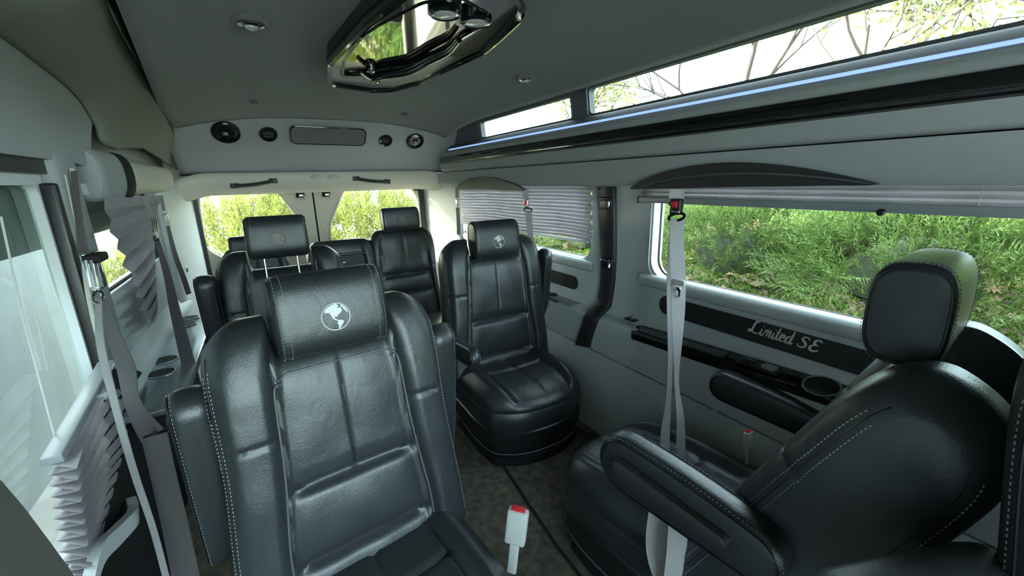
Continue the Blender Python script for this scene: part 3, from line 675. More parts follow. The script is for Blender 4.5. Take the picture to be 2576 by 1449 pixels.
# ---- belts
def strap(name, px, X, wpx, m, parent=None, th=.0014, tw=None):
    """px centre pixels, X plane(s), wpx pixel widths; strap face lies in the local wall plane"""
    Xs = X if isinstance(X, list) else [X]*len(px); ws = wpx if isinstance(wpx, list) else [wpx]*len(px)
    L = []; Rr = []
    for (a, b), x, w_ in zip(px, Xs, ws):
        i = px.index((a, b)); q = px[min(i+1, len(px)-1)]; p = px[max(i-1, 0)]; d = Vector((q[0]-p[0], q[1]-p[1])).normalized(); n = Vector((-d.y, d.x))*w_/2
        c = PX(a, b, x); dist = (c-Vector((0, 0, CH))).dot(FW)
        L.append(c+(RT*n.x-UP*n.y)*dist/CF); Rr.append(c-(RT*n.x-UP*n.y)*dist/CF)
    L = catmull(L, 5); Rr = catmull(Rr, 5); rows = []
    for a, b in zip(L, Rr):
        nrm = (a-b).cross(Vector((0, 0, 1))).normalized()*th; rows.append([a+nrm, b+nrm, b-nrm, a-nrm])
    return MB().loft(rows, closed=True, cap=True).build(name, m, parent, auto=radians(40))
t = thing('shoulder_belt', 'taupe shoulder belt with chrome buckle hanging beside the nearest captain chair', 'seat belt', (-.4, 1.4, 1.0), 0)
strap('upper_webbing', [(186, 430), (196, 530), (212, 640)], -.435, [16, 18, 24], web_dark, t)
bk = MB(); c = PX(236, 680, -.405)
bk.box(c, (.03, .040, .10), bev=.006).build('buckle', chrome, t)
MB().box(PX(240, 648, -.388), (.035, .075, .022), bev=.006).build('buckle_cover', dark_m, t)
for k in range(3): MB().tube([PX(214+k*13, 655, -.385), PX(228+k*12, 722, -.385)], .004, 8).build('buckle_rib', chrome, t)
MB().tube([PX(246+12*cos(a), 748+16*sin(a), -.39) for a in [2*pi*i/16 for i in range(16)]], .004, 8, closed=True).build('belt_ring', chrome, t)
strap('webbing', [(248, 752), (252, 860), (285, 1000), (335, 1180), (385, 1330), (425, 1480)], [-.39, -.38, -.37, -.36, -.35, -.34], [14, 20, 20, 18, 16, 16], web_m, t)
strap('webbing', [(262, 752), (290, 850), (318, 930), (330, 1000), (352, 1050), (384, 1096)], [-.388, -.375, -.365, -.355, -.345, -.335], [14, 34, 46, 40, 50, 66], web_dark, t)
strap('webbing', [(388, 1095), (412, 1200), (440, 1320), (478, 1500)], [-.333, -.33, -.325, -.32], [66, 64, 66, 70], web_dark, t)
MB().tube([PX(356, 1102, -.325), PX(425, 1078, -.322)], .0035, 8).build('adjuster_bar', satin, t)
for k in range(3): MB().tube([PX(420+k*7, 1054, -.318), PX(428+k*6, 1088, -.318)], .0028, 8).build('adjuster_clip', chrome, t)
t = thing('shoulder_belt', 'taupe shoulder belt beside the raised-headrest chair, with chrome clasp near its top', 'seat belt', (-.42, 2.3, 1.0), 0)
strap('upper_webbing', [(364, 492), (372, 520), (384, 548)], -.40, [13, 13, 12], web_m, t)
for k in range(3): MB().tube([PX(382+k*5, 550, -.395), PX(386+k*5, 582, -.395)], .0035, 8).build('clasp', chrome, t)
MB().box(PX(391, 600, -.397), (.012, .022, .020), bev=.003).build('clasp_joint', satin, t)
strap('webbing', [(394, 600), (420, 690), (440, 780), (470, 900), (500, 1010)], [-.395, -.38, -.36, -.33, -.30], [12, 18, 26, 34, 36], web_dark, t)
t = thing('shoulder_belt', 'thin taupe shoulder belt nearest the left rear door window', 'seat belt', (-.42, 2.9, 1.0), 0)
strap('upper_webbing', [(406, 492), (412, 530)], -.41, 8, web_m, t)
MB().box(PX(418, 550, -.408), (.02, .05, .05), bev=.008).build('clasp', light_lens, t)
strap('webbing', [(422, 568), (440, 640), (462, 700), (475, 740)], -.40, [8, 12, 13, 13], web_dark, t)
MB().box(PX(470, 677, -.395), (.008, .03, .03), bev=.003).build('belt_clip', chrome, t)
# hanging belt, right
t = thing('lap_shoulder_belt', 'light grey belt with red release button hanging in front of the large side window', 'seat belt', (1.15, .93, 1.2), 0)
strap('upper_webbing', [(1702, 476), (1702, 500)], 1.175, 38, web_m, t)
b_ = MB().box(PX(1702, 520, 1.165), (.022, .040, .052), bev=.005).build('buckle', satin, t)
MB().box(PX(1697, 514, 1.152), (.006, .020, .020), bev=.002).build('release_button', red_m, b_)
MB().box(PX(1700, 533, 1.153), (.006, .030, .008), bev=.002).build('latch_plate', chrome, b_)
MB().tube([PX(1702+20*cos(a), 546+9*sin(a)-3*cos(a), 1.16) for a in [2*pi*i/20 for i in range(20)]], .005, 8, closed=True).build('webbing_stop', satin, t)
strap('webbing', [(1704, 552), (1702, 620), (1706, 700), (1706, 780), (1704, 860), (1702, 960), (1712, 1060), (1712, 1160)], [1.158, 1.155, 1.15, 1.13, 1.10, 1.07, 1.03, 1.0], [36, 37, 38, 34, 24, 11, 20, 24], web_m, t)
strap('webbing', [(1694, 556), (1684, 640), (1682, 720), (1684, 800), (1686, 900), (1682, 1000), (1674, 1080), (1672, 1150)], [1.162, 1.16, 1.155, 1.135, 1.105, 1.07, 1.03, 1.0], [10, 10, 10, 12, 12, 13, 22, 24], web_m, t)
MB().box(PX(1708, 711, 1.138), (.010, .044, .020), bev=.004).build('tongue_cover', white_m, t)
tg = MB(); tg.panel(rrect(-.012, -.034, .012, 0, .006), [rrect(-.006, -.028, .006, -.012, .003)[::-1]], PX(1705, 722, 1.139), (0, 1, 0), (0, 0, 1), (-.003, 0, 0)); tg.build('tongue', chrome, t)
t = thing('lap_shoulder_belt', 'grey belt with red buckle hanging before the rear side window', 'seat belt', (1.2, 1.93, 1.15), 0)
strap('upper_webbing', [(1322, 474), (1322, 498)], 1.20, 15, web_m, t)
bb = MB().box(PX(1325, 512, 1.195), (.018, .035, .045), bev=.004).build('buckle', chrome, t); MB().box(PX(1321, 511, 1.184), (.005, .018, .026), bev=.002).build('release_button', red_m, bb)
MB().tube([PX(1328+10*cos(a), 528+4*sin(a), 1.19) for a in [2*pi*i/14 for i in range(14)]], .004, 6, closed=True).build('webbing_stop', satin, t)
strap('webbing', [(1329, 530), (1332, 570), (1338, 620), (1348, 690)], [1.192, 1.20, 1.21, 1.22], [16, 15, 12, 10], web_m, t)
strap('webbing', [(1366, 700), (1372, 770), (1374, 815)], 1.235, [6, 14, 8], web_m, t)
t = thing('lap_shoulder_belt', 'narrow light grey belt hanging at the right rear corner post', 'seat belt', (1.2, 2.8, 1.15), 0)
strap('upper_webbing', [(1150, 474), (1150, 498)], 1.20, 9, web_m, t)
MB().box(PX(1149, 510, 1.195), (.014, .03, .05), bev=.004).build('buckle', chrome, t)
strap('webbing', [(1151, 522), (1153, 550), (1154, 590)], 1.195, 9, web_m, t)
# belts at floor under near armrest
t = thing('lap_belt', 'two loops of pale grey lap belt below the near armrest of the rear-facing chair', 'seat belt', (.70, .5, .3), 0)
strap('webbing', [(1660, 1270), (1652, 1340), (1652, 1400), (1668, 1480)], [.735, .73, .72, .71], [50, 54, 48, 30], web_m, t)
strap('webbing', [(1706, 1320), (1702, 1380), (1696, 1430), (1680, 1500)], [.725, .72, .71, .70], [50, 50, 48, 36], web_m, t)
def buckle(label, base, d, s=1.0, spin=0):
    t = thing('belt_buckle', label, 'belt buckle', base, 0); d = Vector(d).normalized(); q = d.to_track_quat('Z', 'Y').to_matrix() @ Matrix.Rotation(radians(spin), 3, 'Z'); b = Vector(base)
    MB().box(b+d*.10*s, (.046*s, .024*s, .080*s), rot=q, bev=.006*s).build('buckle_body', white_m, t)
    MB().box(b+d*.141*s-q@Vector((0, 0, 0)), (.030*s, .014*s, .006), rot=q, bev=.002).build('release_button', red_m, t)
    MB().box(b+d*.128*s+q@Vector((0.004, -.012*s, 0)), (.026*s, .004, .024*s), rot=q, bev=.001).build('release_button', red_m, t)
    MB().box(b+d*.03*s, (.022*s, .010*s, .09*s), rot=q, bev=.004*s).build('buckle_stalk', white_m, t)
buckle('white belt buckle with red button beside the nearest captain chair', (.428, .775, .238), (.16, .02, 1), 1.2, 38)
buckle('small white belt buckle beyond the rear-facing chair cushion', (1.17, .60, .375), (0, .1, 1), .7)
o = MB().box(PZ(1620, 1449, .12), (.06, .06, .10), bev=.015).build('belt_anchor_cover', white_m); tag(o, 'pale plastic belt anchor cover at the bottom edge', 'belt anchor')
# ---- right wall fittings
o = MB(); P = [((1500, 470), (1545, 470)), ((1506, 560), (1546, 560)), ((1510, 640), (1546, 640)), ((1510, 700), (1543, 700)), ((1503, 750), (1537, 750)), ((1490, 800), (1525, 800)), ((1470, 850), (1503, 855)), ((1466, 862), (1500, 868))]
a = catmull([PX(*p[0], 1.316) for p in P], 5); b = catmull([PX(*p[1], 1.316) for p in P], 5)
for q in (a, b):
    for v in q: v.x = 1.322 if v.z > .65 else (1.322-.064*(.65-v.z)/.06 if v.z > .59 else 1.258+.014*(.59-v.z)/.17)
rows = [[u+Vector((.012, 0, 0)), u+Vector((-.006, .0, 0)), u.lerp(w_, .08)+Vector((-.012, 0, 0)), u.lerp(w_, .92)+Vector((-.012, 0, 0)), w_+Vector((-.006, 0, 0)), w_+Vector((.012, 0, 0))] for u, w_ in zip(a, b)]
t = o.loft(rows, closed=True, cap=True).build('pillar_strap', strip_m, auto=radians(60)); tag(t, 'curved charcoal strip down the post between the right side windows', 'strip')
for q, l in (((1522, 512), 'upper black and chrome belt loop on the charcoal post strip'), ((1524, 662), 'lower black and chrome belt loop on the charcoal post strip')):
    c = PX(*q, 1.30); tt = thing('belt_loop', l, 'belt loop', c, 0)
    MB().box(c+Vector((.008, 0, 0)), (.014, .075, .055), bev=.005).build('loop_body', satin, tt)
    MB().tube([c+Vector((-.008+.006*cos(k_), -.026*1+.0, .018*sin(k_)+.0)) for k_ in [i*pi/8-pi/2 for i in range(9)]], .004, 8).build('loop_bar', chrome, tt)
    MB().tube([c+Vector((-.004, -.03, .012)), c+Vector((-.012, 0, .016)), c+Vector((-.004, .03, .012))], .0035, 8).build('loop_bar', chrome, tt)
def inlay(name, y0, y1, z0, z1, r, label, m=strip_m):
    o = MB().panel(rrect(y0, z0, y1, z1, r, 10), [], (1.332, 0, 0), (0, 1, 0), (0, 0, 1), (-.008, 0, 0)).build(name, m); tag(o, label, 'wall inlay')
    return o
inlay('wall_inlay', 1.62, 2.9, .672, .742, .034, 'rounded black wall inlay below the rear side window')
il = inlay('wall_inlay', -.8, 1.10, .695, .768, .034, 'long black wall inlay with silver script below the large side window')
# script lettering "Limited SE"
def lettering(O, U, Vv, N, h, strokes, par):
    for nm, ss, wd in strokes:
        mb = MB()
        for s_ in ss:
            P = catmull([O+U*(a*h)+Vv*(b*h)+N*.001 for a, b in s_], 5) if len(s_) > 2 else [O+U*(a*h)+Vv*(b*h)+N*.001 for a, b in s_]
            mb.tube(P, [h*(.042+.048*sin(pi*min(1, max(0, i/(len(P)-1))))) for i in range(len(P))], 6)
        mb.build('letter_'+nm, letter_m, par)
def sh(P, dx, k=.22): return [(a+dx+b*k, b) for a, b in P]
ST = []; x = 0
ST.append(('l', [sh([(.30, .82), (.42, .98), (.36, 1.08), (.22, .98), (.14, .60), (.10, .25), (-.02, .06), (-.12, .10), (-.04, .20), (.16, .10), (.40, .0), (.60, .06), (.68, .14)], 0)], 1))
def i_(x): return ('i', [sh([(x, .50), (x-.02, .12), (x+.06, .0), (x+.18, .14)], 0), sh([(x+.02, .70), (x+.03, .76)], 0)], 1)
ST.append(i_(.78))
ST.append(('m', [sh([(1.02, .50), (1.00, 0)], 0), sh([(1.00, .20), (1.10, .46), (1.20, .48), (1.22, .36), (1.20, 0)], 0), sh([(1.20, .20), (1.30, .46), (1.40, .48), (1.42, .36), (1.40, .08), (1.47, 0), (1.56, .12)], 0)], 1))
ST.append(i_(1.66))
ST.append(('t', [sh([(1.96, .92), (1.92, .40), (1.90, .12), (1.97, .0), (2.10, .12)], 0), sh([(1.76, .58), (2.12, .60)], 0)], 1))
ST.append(('e', [sh([(2.12, .22), (2.28, .26), (2.40, .38), (2.34, .50), (2.22, .46), (2.14, .28), (2.18, .06), (2.32, 0), (2.48, .12)], 0)], 1))
ST.append(('d', [sh([(2.84, .40), (2.72, .50), (2.58, .40), (2.52, .18), (2.60, .0), (2.72, .04), (2.84, .28)], 0), sh([(2.90, 1.0), (2.86, .5), (2.82, .14), (2.88, 0), (3.02, .10)], 0)], 1))
ST.append(('s', [sh([(3.92, .66), (3.80, .80), (3.58, .78), (3.50, .62), (3.64, .46), (3.80, .32), (3.76, .10), (3.54, .0), (3.34, .08), (3.34, .20)], 0)], 1))
ST.append(('e', [sh([(4.66, .74), (4.50, .84), (4.28, .76), (4.24, .58), (4.34, .46), (4.50, .44)], 0), sh([(4.34, .46), (4.14, .34), (4.08, .14), (4.22, .0), (4.44, .02), (4.60, .14)], 0)], 1))
O = Vector((1.322, .725, .728)); lettering(O, Vector((0, -1, -.012)).normalized(), Vector((0, 0, 1)), Vector((-1, 0, 0)), .043, ST, il)
# control tray on the ledge
t = thing('armrest_tray', 'glossy black elongated control tray with cup holder below the silver script', 'tray', (1.29, .75, .61), 0)
tz = lambda y: .668-.055*y
tp = MB().panel(rrect(-.5, -.032, 1.20, .032, .03, 8), [], (1.293, 0, tz(0)-.026), (0, 1, -.055), (1, 0, .35), (0, 0, .026)).build('tray_body', gloss, t)
MB().panel(rrect(.78, -.014, 1.17, .010, .010, 6), [], (1.298, 0, tz(0)), (0, 1, -.055), (1, 0, .35), (-.002, 0, .008)).build('tray_ridge', tray_m, t)
for y in (.70, .635):
    MB().box((1.292, y, tz(y)+.010), (.030, .038, .014), bev=.004).build('switch', gloss if y > .68 else rail_m, t)
MB().box((1.293, .668, tz(.668)+.003), (.045, .13, .008), bev=.003).build('switch_plate', satin, t)
MB().lathe([(.044, 0), (.047, .004), (.043, .006), (.040, .002), (.0, .002)], (1.290, .49, tz(.49)), (-.3, 0, 1), 32).build('cup_ring', tray_m, t); MB().lathe([(.040, 0), (.040, .001)], (1.290, .49, tz(.49)+.003), (-.3, 0, 1), 32).build('cup_well', dark_m, t)
c = Vector((1.318, 1.235, .628)); t = thing('table_socket', 'small black latch plate on the ledge below the post', 'latch', c, 0)
MB().box(c, (.045, .055, .006), bev=.002).build('plate', satin, t); MB().lathe([(.007, 0), (.006, .014), (.004, .016)], c+Vector((0, 0, .002)), (0, 0, 1), 16).build('knob', chrome, t)
t = thing('rear_cup_tray', 'silver edged cup holder tray below the rear side window', 'tray', (1.29, 1.75, .62), 0)
MB().box((1.298, 1.76, .606), (.06, .34, .016), bev=.005).build('tray_top', rail_m, t); MB().lathe([(.032, 0), (.032, .002)], (1.294, 1.80, .6145), (0, 0, 1), 28).build('cup_well', dark_m, t)
MB().box((1.262, 1.74, .606), (.012, .09, .018), bev=.004).build('tray_handle', tray_m, t)
o = MB().panel(rrect(1.02, .27, 1.18, .345, .006, 3), [], (1.275, 0, 0), (0, 1, 0), (0, 0, 1), (-.004, 0, 0)).build('access_cover', vinyl); tag(o, 'small rectangular grey cover low on the right wall', 'cover')
for q in ((1415, 845), (1800, 1035)):
    o = MB().lathe([(.009, 0), (.009, .002), (.005, .004)], PX(*q, 1.284), (-1, 0, 0), 14).build('wall_plug', vinyl); tag(o, 'small grey round plug on the lower right wall, %s' % ('beside the rear window chair' if q[0] < 1500 else 'below the control tray'), 'plug')
for q, l in (((1637, 691), 'white screw in the corner of the large side window surround'), ((1467, 663), 'white screw below the rear side window')):
    o = MB().lathe([(.006, 0), (.006, .003), (.003, .005)], PX(*q, 1.328), (-1, 0, 0), 12).build('screw', white_m); tag(o, l, 'screw')
# ---- arched dark valances on the right
def arch(px, X, label, stitch=True):
    P = polyX(px, X); t = MB().panel(P, [], (X+.006, 0, 0), (0, 1, 0), (0, 0, 1), (-.022, 0, 0)).build('window_valance', strip_m, auto=radians(30)); tag(t, label, 'valance')
    return t
def arcpts(x0, x1, yb0, yb1, pk, n=24, ex=1.0, cut=0):
    top = []; 
    for i in range(n+1):
        u = i/n; k = sin(pi*u**ex)**.9; top.append((x0+(x1-x0)*u, (yb0+(yb1-yb0)*u)*(1-0)-pk*k))
    return top+[(x1-(x1-x0)*.02, yb1+4), (x0+(x1-x0)*.5, (yb0+yb1)/2+2), (x0+4, yb0+3)]
t = arch(arcpts(1592, 2210, 473, 462, 60, ex=.78), 1.196, 'long dark stitched arched valance over the large side window')
for k in (.55, .50):
    MB().tube([PX(*p, 1.172) for p in arcpts(1612, 2190, 472, 462, 60*k, ex=.80)[:25]], .0016, 6).build('stitched_seam', pipe_m, t)
arch(arcpts(1150, 1322, 474, 476, 30, ex=.78), 1.196, 'short dark arched valance over the rear side window')
# ---- pleated blinds on the right
t = thing('pleated_blind', 'grey pleated blind raised to the top of the large side window', 'blind', (1.29, .4, 1.2), 0)
rows = []
for k in range(11):
    z = 1.232-.0078*k; rows.append([Vector((1.292+(.010 if k % 2 else -.010), y, z)) for y in (-.58, .3, .7, 1.19)])
o = MB().loft(rows).build('pleated_fabric', shade_m, t, auto=radians(10)); m_ = o.modifiers.new('t', 'SOLIDIFY'); m_.thickness = .001
rl = MB().box((1.290, .305, 1.143), (.026, 1.78, .022), bev=.003).build('bottom_rail', rail_m, t)
MB().box((1.290, 1.197, 1.143), (.028, .008, .026), bev=.002).build('end_cap', satin, rl)
for y in (1.03, .425): MB().lathe([(.006, 0), (.006, .010), (.009, .012), (.006, .018)], (1.277, y, 1.136), (-1, 0, -.2), 14).build('rail_screw', satin, rl)
for y in (.86, .60, .40, .27): MB().tube([(1.279, y, 1.22), (1.279, y, 1.155)], .0008, 5).build('lift_cord', white_m, t)
t = thing('pleated_blind', 'grey pleated blind sagging half way down the rear side window', 'blind', (1.29, 2.2, 1.2), 0)
rows = []; N = 30
for k in range(N+1):
    row = []
    for i in range(25):
        y = 1.49+(3.0-1.49)*i/24; zb = .945+.018*sin(i*.5)*.3+.00*i-.03*max(0, (y-2.1)); z = 1.215-(1.215-zb)*(k/N)
        yy = y+(.010*(1 if k % 2 else -1)+.012*sin(k*1.3))*(1 if i == 0 else 0)
        row.append(Vector((1.296+(.009 if k % 2 else -.009)+.003*noise.noise(Vector((y*5, z*30, 0))), yy, z+.004*noise.noise(Vector((y*4, k*.4, 1))))))
    rows.append(row)
o = MB().loft(rows).build('pleated_fabric', shade_m, t, auto=radians(10)); m_ = o.modifiers.new('t', 'SOLIDIFY'); m_.thickness = .001
MB().box((1.296, 2.25, .93), (.02, 1.48, .012), rot=Matrix.Rotation(-.012, 3, 'X'), bev=.002).build('bottom_rail', shade_m, t)
# ---- rear bulkhead fittings
def bh(px, py):          # point + normal on the angled bulkhead
    d = ray(px, py)
    for it in range(1):
        lo, hi = 2.6, 3.6
        for k in range(40):
            y = (lo+hi)/2; p = Vector((0, 0, CH))+d*(y/d.y); sx = (p.x-.42)/.86; v = (p.z-1.305)/(.35-.05*abs(sx)**2.5); v = min(1, max(0, v)); a = v*v*(3-2*v)*.35+v*.65
            ys = 3.22+.02*(1-sx*sx)+((2.90+.03*(1-sx*sx))-(3.22+.02*(1-sx*sx)))*a
            if y > ys: hi = y
            else: lo = y
    return p
BN = Vector((0, -.74, -.67)).normalized()
def bulk_round(name, q, r, label, cat, group):
    c = bh(*q)-BN*-.0; n = BN; t = thing(name, label, cat, c, 0, group)
    if name == 'speaker':
        MB().lathe([(r, -.004), (r*1.0, .008), (r*.93, .014), (r*.88, .006), (r*.45, -.002+.004), (0, .002)], c, n, 40).build('speaker_frame', satin, t)
        MB().lathe([(r*.86, .007), (r*.80, .010), (r*.30, .004), (r*.28, .012), (r*.12, .016), (0, .016)], c, n, 40).build('speaker_cone', gloss, t)
        MB().lathe([(r*.16, .014), (r*.14, .018), (0, .020)], c, n, 20).build('speaker_dome', rail_m, t)
    else:
        MB().lathe([(r, -.004), (r, .006), (r*.90, .013), (r*.66, .012), (r*.62, .002), (0, .002)], c, n, 36).build('vent_ring', gloss, t)
        MB().lathe([(r*.60, .003), (r*.60, .005)], c, n, 24).build('vent_opening', dark_m, t)
        u = n.orthogonal().normalized(); w_ = n.cross(Vector((1, 0, 0)))
        for s_ in (-1, 0, 1): MB().box(c+n*.008+w_*s_*r*.28, (r*1.05, .003, .003)).build('vent_slat', satin, t, smooth=False)
bulk_round('speaker', (568, 332), .072, 'black round loudspeaker at the left end of the rear overhead panel', 'speaker', 'rear overhead speakers')
bulk_round('speaker', (1044, 354), .062, 'black round loudspeaker at the right end of the rear overhead panel', 'speaker', 'rear overhead speakers')
bulk_round('air_vent', (675, 337), .050, 'round black air vent between left speaker and the glossy lamp panel', 'vent', 'rear overhead vents')
bulk_round('air_vent', (970, 353), .046, 'round black air vent between right speaker and the glossy lamp panel', 'vent', 'rear overhead vents')
c = bh(828, 340); U = (bh(915, 345)-bh(740, 338)).normalized(); Vv = U.cross(BN).normalized(); Vv = -Vv if Vv.z < 0 else Vv
t = thing('lamp_panel', 'wide glossy grey lamp panel with rounded ends in the rear overhead panel', 'lamp panel', c, 0)
W2 = (bh(922, 345)-bh(735, 337)).length/2
MB().panel(rrect(-W2, -.062, W2, .062, .035, 8), [], c-BN*.004, U, Vv, BN*.018).build('panel_lens', mat('smoked_gloss_lens', (.14, .145, .145), .08), t)
MB().tube([c+U*a+Vv*b_+BN*.010 for a, b_ in rrect(-W2, -.062, W2, .062, .035, 8)], .0055, 8, closed=True).build('chrome_rim', gloss, t)
# rear header fittings
for q, l, an in (((640, 461), 'dark grab handle on the header left of the dome lights', -.10), ((935, 453), 'dark grab handle on the header right of the dome lights', .10)):
    c = PY(*q, 3.205); t = thing('grab_bar', l, 'handle', c, 0, 'rear header grab handles')
    P = [(-.11, 0, 0), (-.08, -.018, -.004), (0, -.022, -.008), (.08, -.018, -.004), (.11, 0, 0)]
    Rm = Matrix.Rotation(an*1.2, 3, 'Y')
    MB().tube(catmull([c+Rm@Vector(p) for p in P], 6), .012, 8).build('grip', strip_m, t)
    for sx in (-1, 1): MB().box(c+Rm@Vector((sx*.108, -.002, .0)), (.05, .024, .032), bev=.006).build('mount', strip_m, t)
for q, l in (((797, 449), 'left dome light on the rear header'), ((838, 448), 'right dome light on the rear header')):
    c = PY(*q, 3.212); t = thing('dome_light', l, 'light', c, 0, 'rear header dome lights'); MB().lathe([(.042, 0), (.042, .008), (.034, .012), (0, .014)], c, (0, -.6, -.8), 28).build('lens', light_lens, t)
# ---- ceiling fittings
def clight(q, z, r, label, nm='ceiling_light'):
    c = PZ(*q, z); t = thing(nm, label, 'light', c, 0)
    MB().lathe([(r*1.25, .006), (r*1.25, -.002), (r*1.12, -.007), (r*.95, -.004)], c, (0, 0, 1), 36).build('bezel', head_m, t)
    MB().lathe([(r*.95, 0), (r*.95, -.010), (r*.70, -.014), (r*.62, -.006), (0, -.006)][::1], c, (0, 0, 1), 36).build('lamp_ring', chrome, t)
    MB().lathe([(r*.55, -.005), (r*.45, -.016), (0, -.020)], c, (0, 0, 1), 28).build('lens', light_lens, t)
clight((630, 55), 1.648, .033, 'round chrome ceiling spotlight at the upper left')
clight((1322, 195), 1.628, .028, 'round ceiling spotlight near the right skylights')
for q, l in (((640, 258), 'small ceiling button above the left loudspeaker'), ((1020, 290), 'small ceiling button above the right loudspeaker')):
    o = MB().lathe([(.020, .01), (.020, 0), (.012, -.008), (0, -.010)], PZ(*q, 1.625), (0, 0, 1), 20).build('ceiling_button', head_m); tag(o, l, 'button')
# ceiling console
ZC = 1.605
OUT = [(827, 195), (829, 160), (924, 60), (1040, -30), (1130, -70), (1270, -50), (1314, 18), (1310, 44), (1262, 90), (1214, 132), (1110, 180), (1059, 207), (986, 226), (938, 228), (834, 212)]
INN = [(862, 188), (866, 150), (912, 92), (955, 62), (1060, 8), (1150, -10), (1225, 30), (1222, 62), (1160, 98), (1120, 130), (1040, 166), (960, 176), (905, 190)]
t = thing('ceiling_console', 'angular gloss black ceiling console with mirror centre and two round lamps', 'console', PZ(1060, 100, 1.64), 0)
po = roundpoly([tuple(PZ(*p, ZC).xy) for p in OUT], .02); pi_ = roundpoly([tuple(PZ(*p, ZC).xy) for p in INN], .015)
MB().panel(po, [], (0, 0, ZC+.02), (1, 0, 0), (0, 1, 0), (0, 0, .045)).build('console_body', satin, t)
MB().panel(po, [pi_[::-1]], (0, 0, ZC), (1, 0, 0), (0, 1, 0), (0, 0, .028)).build('console_rim', gloss, t, auto=radians(40))
MB().tube([(a, b, ZC) for a, b in po], .010, 8, closed=True).build('rim_bead', gloss, t); MB().tube([(a, b, ZC+.003) for a, b in pi_], .006, 8, closed=True).build('rim_bead', gloss, t)
MB().panel(pi_, [], (0, 0, ZC+.008), (1, 0, 0), (0, 1, 0), (0, 0, .004)).build('mirror', mirror_m, t)
P = catmull([PZ(*p, ZC-.012) for p in ((905, 178), (935, 196), (975, 188), (1030, 178), (1085, 150), (1130, 128), (1155, 100))], 8)
MB().tube(P, [.008+.006*sin(pi*i/(len(P)-1)) for i in range(len(P))], 10).build('curved_ridge', gloss, t)
for q, r in (((1120, 42), .034), ((1197, 62), .034), ((934, 182), .015), ((945, 209), .015)):
    c = PZ(*q, ZC-.012); hl = MB().lathe([(r*1.15, .02), (r*1.15, .006), (r, .001), (r*.8, .003)], c, (0, 0, 1), 32).build('lamp_housing', gloss, t)
    MB().lathe([(r*.8, .006), (r*.7, .001), (r*.3, -.002), (0, -.002)], c, (0, 0, 1), 28).build('lamp_lens', light_lens if r > .02 else chrome, hl)
# ---- nearest objects at the lower right
o = MB().box((.64, .085, .67), (.30, .13, .16), rot=Matrix.Rotation(-.35, 3, 'Z'), bev=.045).build('console_armrest', leather_dull); tag(o, 'dark grey leather console armrest in the bottom right corner', 'armrest')
# ---- front of the cabin (behind the camera), so the shell closes around the windscreen
MB().panel([(-.6, -.05), (1.45, -.05), (1.45, 1.8), (-.6, 1.8)], [rrect(-.50, .65, 1.36, 1.64, .08)[::-1]], (0, Y0-.03, 0), (1, 0, 0), (0, 0, 1), (0, -.05, 0)).build('wall_front', vinyl, smooth=False)['kind'] = 'structure'
t = MB().panel(rrect(-.50, .65, 1.36, 1.64, .08), [], (0, Y0-.05, 0), (1, 0, 0), (0, 0, 1), (0, -.004, 0)).build('window_6', glass, smooth=False); t['kind'] = 'structure'
# ================================================================== OUTSIDE
jun = [leaf_mat('juniper_green', (.040, .085, .022), (.20, .28, .075)), leaf_mat('grey_green_juniper', (.042, .075, .032), (.22, .27, .11)), leaf_mat('yellow_green_shrub', (.09, .11, .025), (.31, .31, .07))]
gold = leaf_mat('golden_leaves', (.35, .24, .008), (.6, .45, .02)); bark = mat('grey_bark', (.06, .05, .042), .9, bump=.5, bscale=60)
drym = leaf_mat('dry_leaf', (.20, .10, .05), (.42, .28, .17), .15); grassm = leaf_mat('fresh_grass', (.04, .10, .01), (.17, .29, .03)); soil = mat('leaf_litter_soil', (.16, .12, .07), .95, bump=1, bscale=40, var=.6, vscale=14)
def spray(V, F, o, d, L, rng, wd=.0030, nb=16, up=.25):
    """one feathery branchlet"""
    d = d.normalized(); s = d.orthogonal().normalized()
    s = Matrix.Rotation(rng.uniform(0, 6.28), 3, d) @ s; n = d.cross(s)
    for k in range(nb):
        u = k/nb; p = o+d*(L*u)+Vector((0, 0, -.10*L*u*u)); sg = 1 if k % 2 else -1
        bd = (d*.85+s*sg*(.75-.25*u)+n*rng.uniform(-.35, .35)).normalized(); ln = L*(.34-.20*u)*rng.uniform(.7, 1.2); t = bd.cross(n).normalized()*wd*(1.4-u*.6)
        for q in range(3):
            a = p+bd*ln*q*.28; e = (bd+s*rng.uniform(-.5, .5)+n*rng.uniform(-.4, .4)).normalized(); b = len(V)
            V += [a-t, a+t, a+e*ln*.55+t*.2]; F.append((b, b+1, b+2))
    b = len(V); t = s*wd*.7; V += [o-t, o+t, o+d*L+Vector((0, 0, -.1*L))]; F.append((b, b+1, b+2))
def shrub_mesh(name, seed, R, H, n, L, m, wd=.003, lean=.3, nb=16):
    rng = random.Random(seed); V = []; F = []
    for i in range(n):
        a = rng.uniform(0, 2*pi); z = rng.uniform(.02, 1)**.8; r = R*sqrt(max(0, 1-z*z))*rng.uniform(.75, 1.02)+.0
        p = Vector((cos(a)*r, sin(a)*r, H*z*rng.uniform(.8, 1.0))); d = Vector((cos(a)*(1.1-z*.6), sin(a)*(1.1-z*.6), lean+z*.9))+Vector([rng.uniform(-.4, .4) for _ in range(3)])
        spray(V, F, p, d, L*rng.uniform(.6, 1.2), rng, wd, nb)
    me = bpy.data.meshes.new(name); me.from_pydata([tuple(v) for v in V], [], F); me.materials.append(m); return me
